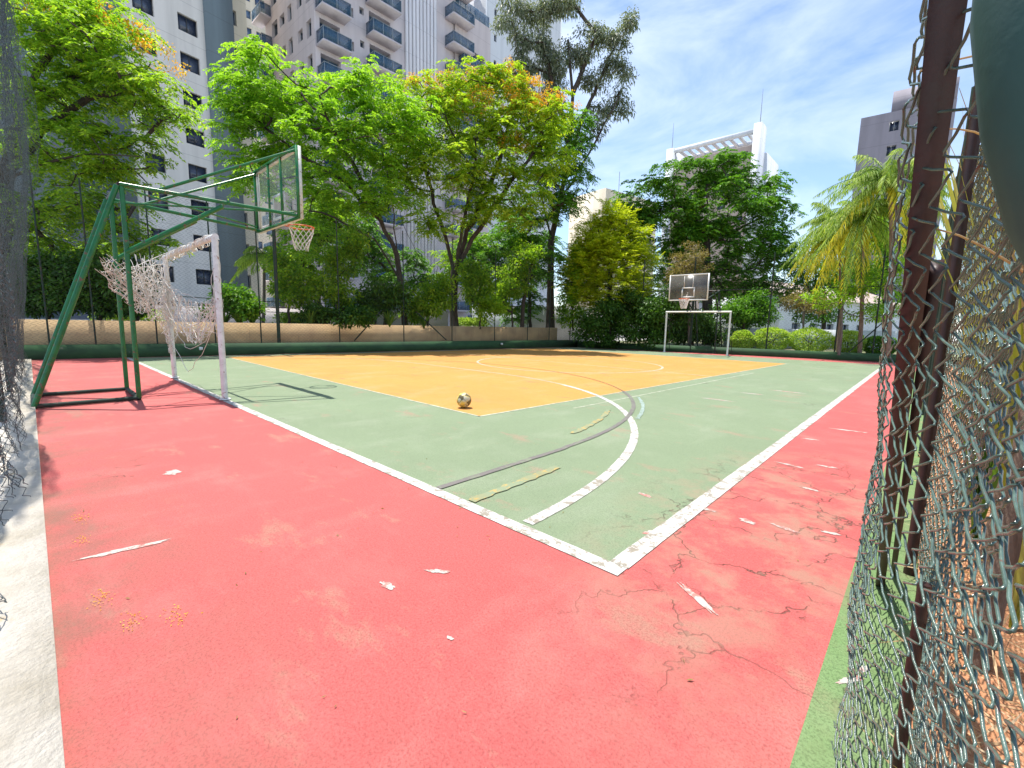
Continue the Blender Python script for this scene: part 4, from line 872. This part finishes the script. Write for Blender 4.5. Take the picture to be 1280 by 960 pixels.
m=MB();f.wall(m,s_g1+.003,s_c1,0,ztop-1,holes,o=-.6);f.box(m,s_c1-.02,s_c1,-12,-.602,0,ztop-1);B.add(m,'wall',M['b_cream'])
for h in holes: f.window(h,B.e,B.inv,-.6,.25,split=False)
# lower building seen through the left tree, shade put into its wall colour
c=atZ(70,330,30);f=Facade(c,vpdir(1157));B=Bld('apartment_block','block coloured dark for shade, glimpsed through the left tree beside the fence','building',(c[0],c[1],0))
a0=f.st(-40,330)[0];a1=f.st(150,330)[0];holes=[]
for j in range(5):
    for i in range(6):
        x=a0+.8+i*(a1-a0-1)/6;holes.append((x,x+1.4,1.6+j*2.8,3.1+j*2.8))
m=MB();f.wall(m,a0,a1,0,15.5,holes);f.box(m,a0,a1,-8,-.3,15.1,15.5);B.add(m,'wall',M['b_shade_dark'])
for h in holes: f.window(h,B.e,B.inv,mat='pane_blue')
# B2: far cream tower between
c=atZ(318,60,82);f=Facade(c,vpdir(1157));B=Bld('apartment_tower','distant cream tower with blue windows, seen in the gap right of the blue grey band','building',(c[0],c[1],0))
a0=f.st(270,60)[0];a1=f.st(350,60)[0];fl=2.9;holes=[];z0=f.st(312,40)[1]
for j in range(-14,6):
    for u in (308,327,345):
        x=f.st(u,40)[0];z=z0+j*fl
        if z>3: holes.append((x-.9,x+.9,z-.7,z+.7))
m=MB();f.wall(m,a0,a1,0,z0+6.6*fl,holes);f.box(m,a0,a1,-10,-.3,z0+6.5*fl,z0+6.6*fl);B.add(m,'wall',M['b_cream'])
for h in holes: f.window(h,B.e,B.inv,mat='pane_blue')
# B3: central pinkish white tower with corner balconies
c=atZ(394,60,39);C3=c;fl=2.85
fr_=Facade(c,vpdir(1158));fl_=Facade(c,-vpdir(20)*-1)
B=Bld('apartment_tower','tall pinkish white tower with stacked blue glass balconies and ribbed strip, in the centre','building',(c[0],c[1],0))
ZT=52
A=lambda u,v=60:fr_.st(u,v)[0]
z0=fr_.st(410,62)[1]           # a balcony floor level
lv=[z0+j*fl for j in range(-9,8) if 1.2<z0+j*fl<ZT-3]
b1=(A(397),A(430));b2=(A(459),A(492))
holes=[]
for z in lv:
    for (a,b) in (b1,b2): holes.append((a+.25,b-.35,z+.05,z+2.3))
    for u in (439,):
        x=A(u);holes.append((x-.3,x+.3,z+.9,z+1.7))
    x=A(453);holes.append((x-.22,x+.22,z+1.6,z+2.2))
aE=A(574);aR0=A(506);aR1=A(546)
m=MB();fr_.wall(m,0.0,aE,0,ZT,holes,.6);B.add(m,'wall',M['b_pink'])
for h in holes:
    big=h[1]-h[0]>1;fr_.window(h,B.e,B.inv,0,.6 if big else .3,'pane_blue' if big else 'pane',split=big)
for z in lv:
    for (a,b) in (b1,b2): balcony(B,fr_,a-.1,b+.1,z,1.35)
    balcony(B,fr_,A(556),aE+1.0,z+.3,1.5)
rb=MB();n_=9
for i in range(n_):
    x=aR0+(aR1-aR0)*i/n_;fr_.box(rb,x,x+(aR1-aR0)/n_*.72,.003,.16,0,ZT)
B.add(rb,'ribbed_panel',M['b_rib'])
# left face runs away to the left
dl=vpdir(20);dl=dl if (fl_.st(350,60)[0]>0)==True else -dl
fl_=Facade(c,dl);AL=lambda u,v=60:fl_.st(u,v)[0]
aL=AL(333);holes=[]
cols=[(341,348),(351,357),(361,366),(373,379),(384,390)]
for z in lv:
    for i,(u0,u1) in enumerate(cols):
        x0,x1=sorted((AL(u0),AL(u1)))
        if x1-x0>1.6: x1=x0+1.5
        if i%2: holes.append((x0,x1,z+1.2,z+2.2))
        else: holes.append((x0,x1,z+.9,z+2.3))
m=MB();fl_.wall(m,0.003,aL,0,ZT,holes,.3);B.add(m,'wall',M['b_pink_shade'])
for h in holes: fl_.window(h,B.e,B.inv,0,.3,split=False)
for z in lv[::1]: balcony(B,fl_,aL-1.6,aL+.8,z+.1,1.0)
m=MB();pts=[fr_.P(0,-.01,ZT-.2),fr_.P(aE,-.01,ZT-.2),tuple(np.array(fr_.P(aE,-.01,ZT-.2))+np.array([*(fl_.d*aL),0])),fl_.P(aL,-.01,ZT-.2)];m.poly(np.array(pts));B.add(m,'roof',M['metal'])
e0=np.array(fr_.P(aE,0,0));e1=e0+np.array([*(fl_.d*aL),0]);m=MB();m.add([e0,e1,e1+[0,0,ZT],e0+[0,0,ZT]],[[0,1,2,3]]);e2=np.array(fl_.P(aL,0,0));m.add([e1,e2,e2+[0,0,ZT],e1+[0,0,ZT]],[[0,1,2,3]]);B.add(m,'wall',M['b_pink'])
# B4: white flank and stepped wing
c=atZ(606,60,54);f=Facade(c,vpdir(1158));B=Bld('apartment_tower','cool white tower flank with tiny windows and a stepped terrace wing, behind the gum tree','building',(c[0],c[1],0))
a1=f.st(700,60)[0];fl=2.9;zw=f.st(618,47)[1];holes=[]
for j in range(-12,3):
    z=zw+j*fl
    for u in (619,655):
        x=f.st(u,60)[0]
        if z>2: holes.append((x-.22,x+.22,z-.4,z+.4))
m=MB();f.wall(m,0,a1,0,50,holes,.2);f.box(m,0,a1,-14,-.3,49.5,50);f.box(m,a1-.01,a1+.2,-14,-.003,0,50);f.box(m,-.2,-.003,-14,.3,0,50);B.add(m,'wall',M['b_cool'])
for h in holes: f.window(h,B.e,B.inv,0,.2,split=False)
a0=f.st(560,60)[0];zt=f.st(590,32)[1]
holes=[(f.st(588,80)[0]-1.2,f.st(588,80)[0]+1.2,zt-5.2-i*3,zt-3.6-i*3) for i in range(11)]
g_=Facade(f.P(0,1.2,0),f.d);m=MB();g_.wall(m,a0,-.21,0,zt,holes,.5);g_.box(m,a0,-.21,-10,-.55,zt-.6,zt-.3);B.add(m,'terrace_wing',M['b_pink_shade'])
for h in holes: g_.window(h,B.e,B.inv,0,.5,'pane_blue')
for i in range(4):
    balcony(B,g_,a0+.5,-.6,zt-3.0-i*3.0-3,1.0)
r=MB();g_.box(r,a0+.2,-.4,-.12,-.08,zt+.1,zt+1.2);B.add(r,'glass_rail',M['rail_glass'])
r=MB();
for i in range(8): x=a0+.2+(-.6-a0)*i/7;g_.box(r,x,x+.07,-.2,-.13,zt,zt+1.25)
B.add(r,'hand_rail',M['metal'])
r=MB();f.box(r,-2.6,-1.4,-2.5,-1.2,zt,zt+2.4);B.add(r,'water_tank',M['b_cream'])
# B5: block with roof pergola behind the round tree
c=atZ(948,200,85);fR=Facade(c,vpdir(1158));dl=vpdir(20);fL=Facade(c,dl)
if fL.st(860,200)[0]<0: fL=Facade(c,-dl)
B=Bld('apartment_block','pale block with open roof pergola and two antennas, above the big round tree','building',(c[0],c[1],0))
aP=fL.st(838,200)[0];zr=fL.st(925,166)[1];zl=zr-2.8
holes=[(2+i*3.4,3.6+i*3.4,zl-2.2-j*3,zl-.9-j*3) for i in range(max(1,int((aP-3)/3.4))) for j in range(6)]
m=MB();fL.wall(m,.9,aP,0,zl,holes,.3);fL.box(m,.9,aP,-9,-.35,zl-.3,zl);B.add(m,'wall',M['b_terra'])
for h in holes: fL.window(h,B.e,B.inv,0,.3,split=False)
pg=MB();fL.box(pg,1.2,aP-.8,-.5,.3,zr-.75,zr);fL.box(pg,1.2,aP-.8,-6,-5.3,zr-.75,zr)
n_=9
for i in range(n_): x=2+(aP-4)*i/(n_-1);fL.box(pg,x,x+.5,-5.3,-.52,zr-.7,zr-.2)
B.add(pg,'pergola',M['b_cool'])
m=MB();fL.box(m,-.2,1.2,-3.0,.4,0,zr+.9);B.add(m,'pier',M['b_cool'])
m=MB();fL.box(m,aP-.8,aP+.8,-7,.4,0,zr+.2);B.add(m,'pier',M['b_cool'])
aW=fR.st(970,200)[0];zR=fR.st(958,184)[1]-1.5;m=MB();fR.box(m,3.02,aW,-6,.6,0,zR);B.add(m,'side_wing',M['b_cool'])
for (a,z,hh_) in ((.4,zr+.9,6.2),(aP,zr+.2,5.4)):
    q=fL.P(a,-.5,z);m=MB().tube([q,(q[0],q[1],q[2]+hh_/2),(q[0],q[1],q[2]+hh_)],[.09,.06,.03],6);B.add(m,'antenna',M['metal'])
# B6: mauve grey block at right
c=atZ(1074,170,60);f=Facade(c,vpdir(-70),True);B=Bld('apartment_block','grey mauve block behind the palms at the right','building',(c[0],c[1],0))
a1=f.st(1190,170)[0];zt=f.st(1100,143)[1];x0,x1=f.st(1112,155)[0],f.st(1124,155)[0];holes=[(x0,x1,zt-2.4-j*3,zt-1.2-j*3) for j in range(8)]
m=MB();f.wall(m,0,a1,0,zt,holes,.3);f.box(m,0,a1,-9,-.35,zt-.3,zt-.05);f.box(m,f.st(1114,140)[0],a1,-6,-.4,zt,zt+2.6);B.add(m,'wall',M['b_grey'])
for h in holes: f.window(h,B.e,B.inv,0,.3)
# B7: low cream block right of gum tree
c=atZ(757,250,70);f=Facade(c,vpdir(1400),True);B=Bld('apartment_block','small cream block just left of the big round tree crown, low on the skyline','building',(c[0],c[1],0))
a1=f.st(822,250)[0];zt=f.st(775,240)[1];holes=[(1.5+i*3,2.6+i*3,zt-3-j*3,zt-1.8-j*3) for i in range(2) for j in range(5)]
m=MB();f.wall(m,0,a1,0,zt,holes,.3);f.box(m,0,a1,-8,-.35,zt-.3,zt-.05);f.box(m,-.15,-.003,-8,0,0,zt);B.add(m,'wall',M['b_cream'])
for h in holes: f.window(h,B.e,B.inv,0,.3)
q=f.P(a1*.4,-2,zt);B.add(MB().tube([q,(q[0],q[1],q[2]+2),(q[0],q[1],q[2]+4)],.05,5),'antenna',M['metal'])
# low pale house behind the hedges, right
c=atZ(975,395,38);f=Facade(c,vpdir(1600)*-1,True);B=Bld('low_house','low pale bluish house with tiled roof behind the hedges and palms','building',(c[0],c[1],0))
a1=f.st(1130,395)[0];zt=f.st(1010,372)[1];holes=[(2+i*3,3.3+i*3,1.0,1.9) for i in range(5)]
m=MB();f.wall(m,0,a1,0,zt,holes,.25);f.box(m,-.15,-.003,-8,0,0,zt);B.add(m,'wall',M['b_cool'])
for h in holes: f.window(h,B.e,B.inv,0,.25)
m=MB();Q=[f.P(-.4,.5,zt-.1),f.P(a1+.4,.5,zt-.1),f.P(a1+.4,-4,zt+1.8),f.P(-.4,-4,zt+1.8),f.P(-.4,-8.5,zt-.1),f.P(a1+.4,-8.5,zt-.1)];m.add(Q,[[0,1,2,3],[3,2,5,4]]);B.add(m,'roof',M['b_terra'])
for lb,bl,Zt,nc,mt,u in [('tree behind the palms and round bushes, filling the gap by the low house',[(1000,335,22,24),(1030,350,26,26),(1060,345,28,30),(1020,390,30,16)],26,120,'leaf_dark',1030),
      ('bright tree behind the tallest palm, touching the close fence edge',[(1095,330,30,34),(1125,310,24,34),(1120,380,30,24),(1085,290,24,24)],25,120,'leaf_lime',1105)]:
    tree('background_tree',lb,'tree','trees behind the far bushes',gz(u,Zt,.22),[atZ(u,400,Zt),atZ(u,360,Zt)],.12,blobpx(bl,Zt),nc,M[mt],M['bark'],kind='rnd',rad=.5,n=80,ll=.17,lw=.08,shell=.3)
for lb,bl,Zt,nc,mt,u in [('tree behind the leaning trunk, its leaves hiding the lower balconies',[(465,325,34,26),(490,355,30,26),(450,290,30,24),(520,340,22,30)],25,120,'leaf_dark',482),
      ('bright leafy tree right behind the thickest trunk',[(610,330,34,26),(590,300,28,22),(630,360,30,26),(560,335,22,26)],27,120,'leaf_left',600),
      ('deep green tree between the thickest trunk and the tall dark trunk',[(665,355,28,30),(640,300,24,24),(680,310,20,24),(650,390,28,14)],28.5,120,'leaf_dark',662),
      ('bright thin tree behind the backboard and rim',[(395,290,26,22),(415,265,26,22),(380,330,20,24)],23.5,90,'leaf_left',398)]:
    tree('background_tree',lb,'tree','trees in the garden behind the tan wall',gz(u,Zt,G0),[atZ(u,400,Zt),atZ(u,360,Zt)],.11,blobpx(bl,Zt),nc,M[mt],M['bark'],rad=.5,nsp=9,L=.45,ll=.18,lw=.08,shell=.25)
# pale garden wall behind hedges, white low wall behind trunks
a=np.array(gz(905,26,0));b=np.array(gz(1130,26,0));tag(MB().beam(a+[0,0,.65],b+[0,0,.65],.2,1.3).build('garden_wall',M['b_cool']),'pale low garden wall behind the clipped round bushes','wall')
a=np.array(gz(590,31,0));b=np.array(gz(735,31,0));tag(MB().beam(a+[0,0,1.3],b+[0,0,1.3],.2,2.4).build('garden_wall',M['b_cool']),'bluish white low wall behind the tall dark trunk, beyond the tan wall','wall')
a=np.array(gz(185,24,0));b=np.array(gz(560,27,0));tag(MB().beam(a+[0,0,1.2],b+[0,0,1.2],.2,1.3).build('garden_wall',M['b_pink_shade']),'greyish low wall running behind the strappy plants, beyond the tan wall','wall')
# cables
for i,(v,Zt) in enumerate(((372,17.5),(379,17.6),(385,17.7))):
    a=atZ(210,v-3,Zt-1);b=atZ(520,v+6,Zt+3);t=np.linspace(0,1,20)[:,None];P=a*(1-t)+b*t;P[:,2]-=.15*4*(t*(1-t))[:,0]
    tag(MB().tube(P,.014,5).build('cable',M['post_dark'],None,True),['upper','middle','lowest'][i]+' of the three dark cables sagging behind the fence above the tan wall','cable','cables above the tan wall')

# ------------------------------------------------------------------ light
ELEV=R(73);to_sun=np.array([-math.cos(ELEV),.03,math.sin(ELEV)])
sun=bpy.data.lights.new('sun','SUN');so=bpy.data.objects.new('sun',sun);COL.objects.link(so);sun.energy=4.0;sun.angle=R(.53);sun.color=(1,.95,.88)
so.rotation_euler=Vector(to_sun).to_track_quat('Z','Y').to_euler()
w=bpy.data.worlds.new('World');scn.world=w;w.use_nodes=True;nt=w.node_tree;bg=nt.nodes['Background'];bg.inputs['Strength'].default_value=.13
sky=nt.nodes.new('ShaderNodeTexSky');sky.sky_type='NISHITA';sky.sun_disc=False;sky.sun_elevation=ELEV;sky.sun_rotation=math.atan2(to_sun[0],to_sun[1]);sky.altitude=300;sky.air_density=1.0;sky.dust_density=.6;sky.ozone_density=1.5
tc=nt.nodes.new('ShaderNodeTexCoord');mp=nt.nodes.new('ShaderNodeMapping');mp.inputs['Scale'].default_value=(1.2,1.2,3.2);mp.inputs['Rotation'].default_value=(.2,.35,.4);nt.links.new(tc.outputs['Generated'],mp.inputs[0])
nz=nt.nodes.new('ShaderNodeTexNoise');nz.inputs['Scale'].default_value=2.2;nz.inputs['Detail'].default_value=8;nz.inputs['Roughness'].default_value=.58;nz.inputs['Distortion'].default_value=.6;nt.links.new(mp.outputs[0],nz.inputs['Vector'])
rp=nt.nodes.new('ShaderNodeValToRGB');rp.color_ramp.elements[0].position=.42;rp.color_ramp.elements[0].color=(0,0,0,1);rp.color_ramp.elements[1].position=.78;rp.color_ramp.elements[1].color=(.55,.55,.55,1);nt.links.new(nz.outputs[0],rp.inputs[0])
mx=nt.nodes.new('ShaderNodeMix');mx.data_type='RGBA';nt.links.new(rp.outputs[0],mx.inputs['Factor']);nt.links.new(sky.outputs[0],mx.inputs['A']);mx.inputs['B'].default_value=(6.2,6.6,7.0,1);nt.links.new(mx.outputs['Result'],bg.inputs['Color'])
vs=scn.view_settings;vs.view_transform='Standard';vs.look='None';vs.exposure=.9;vs.gamma=1
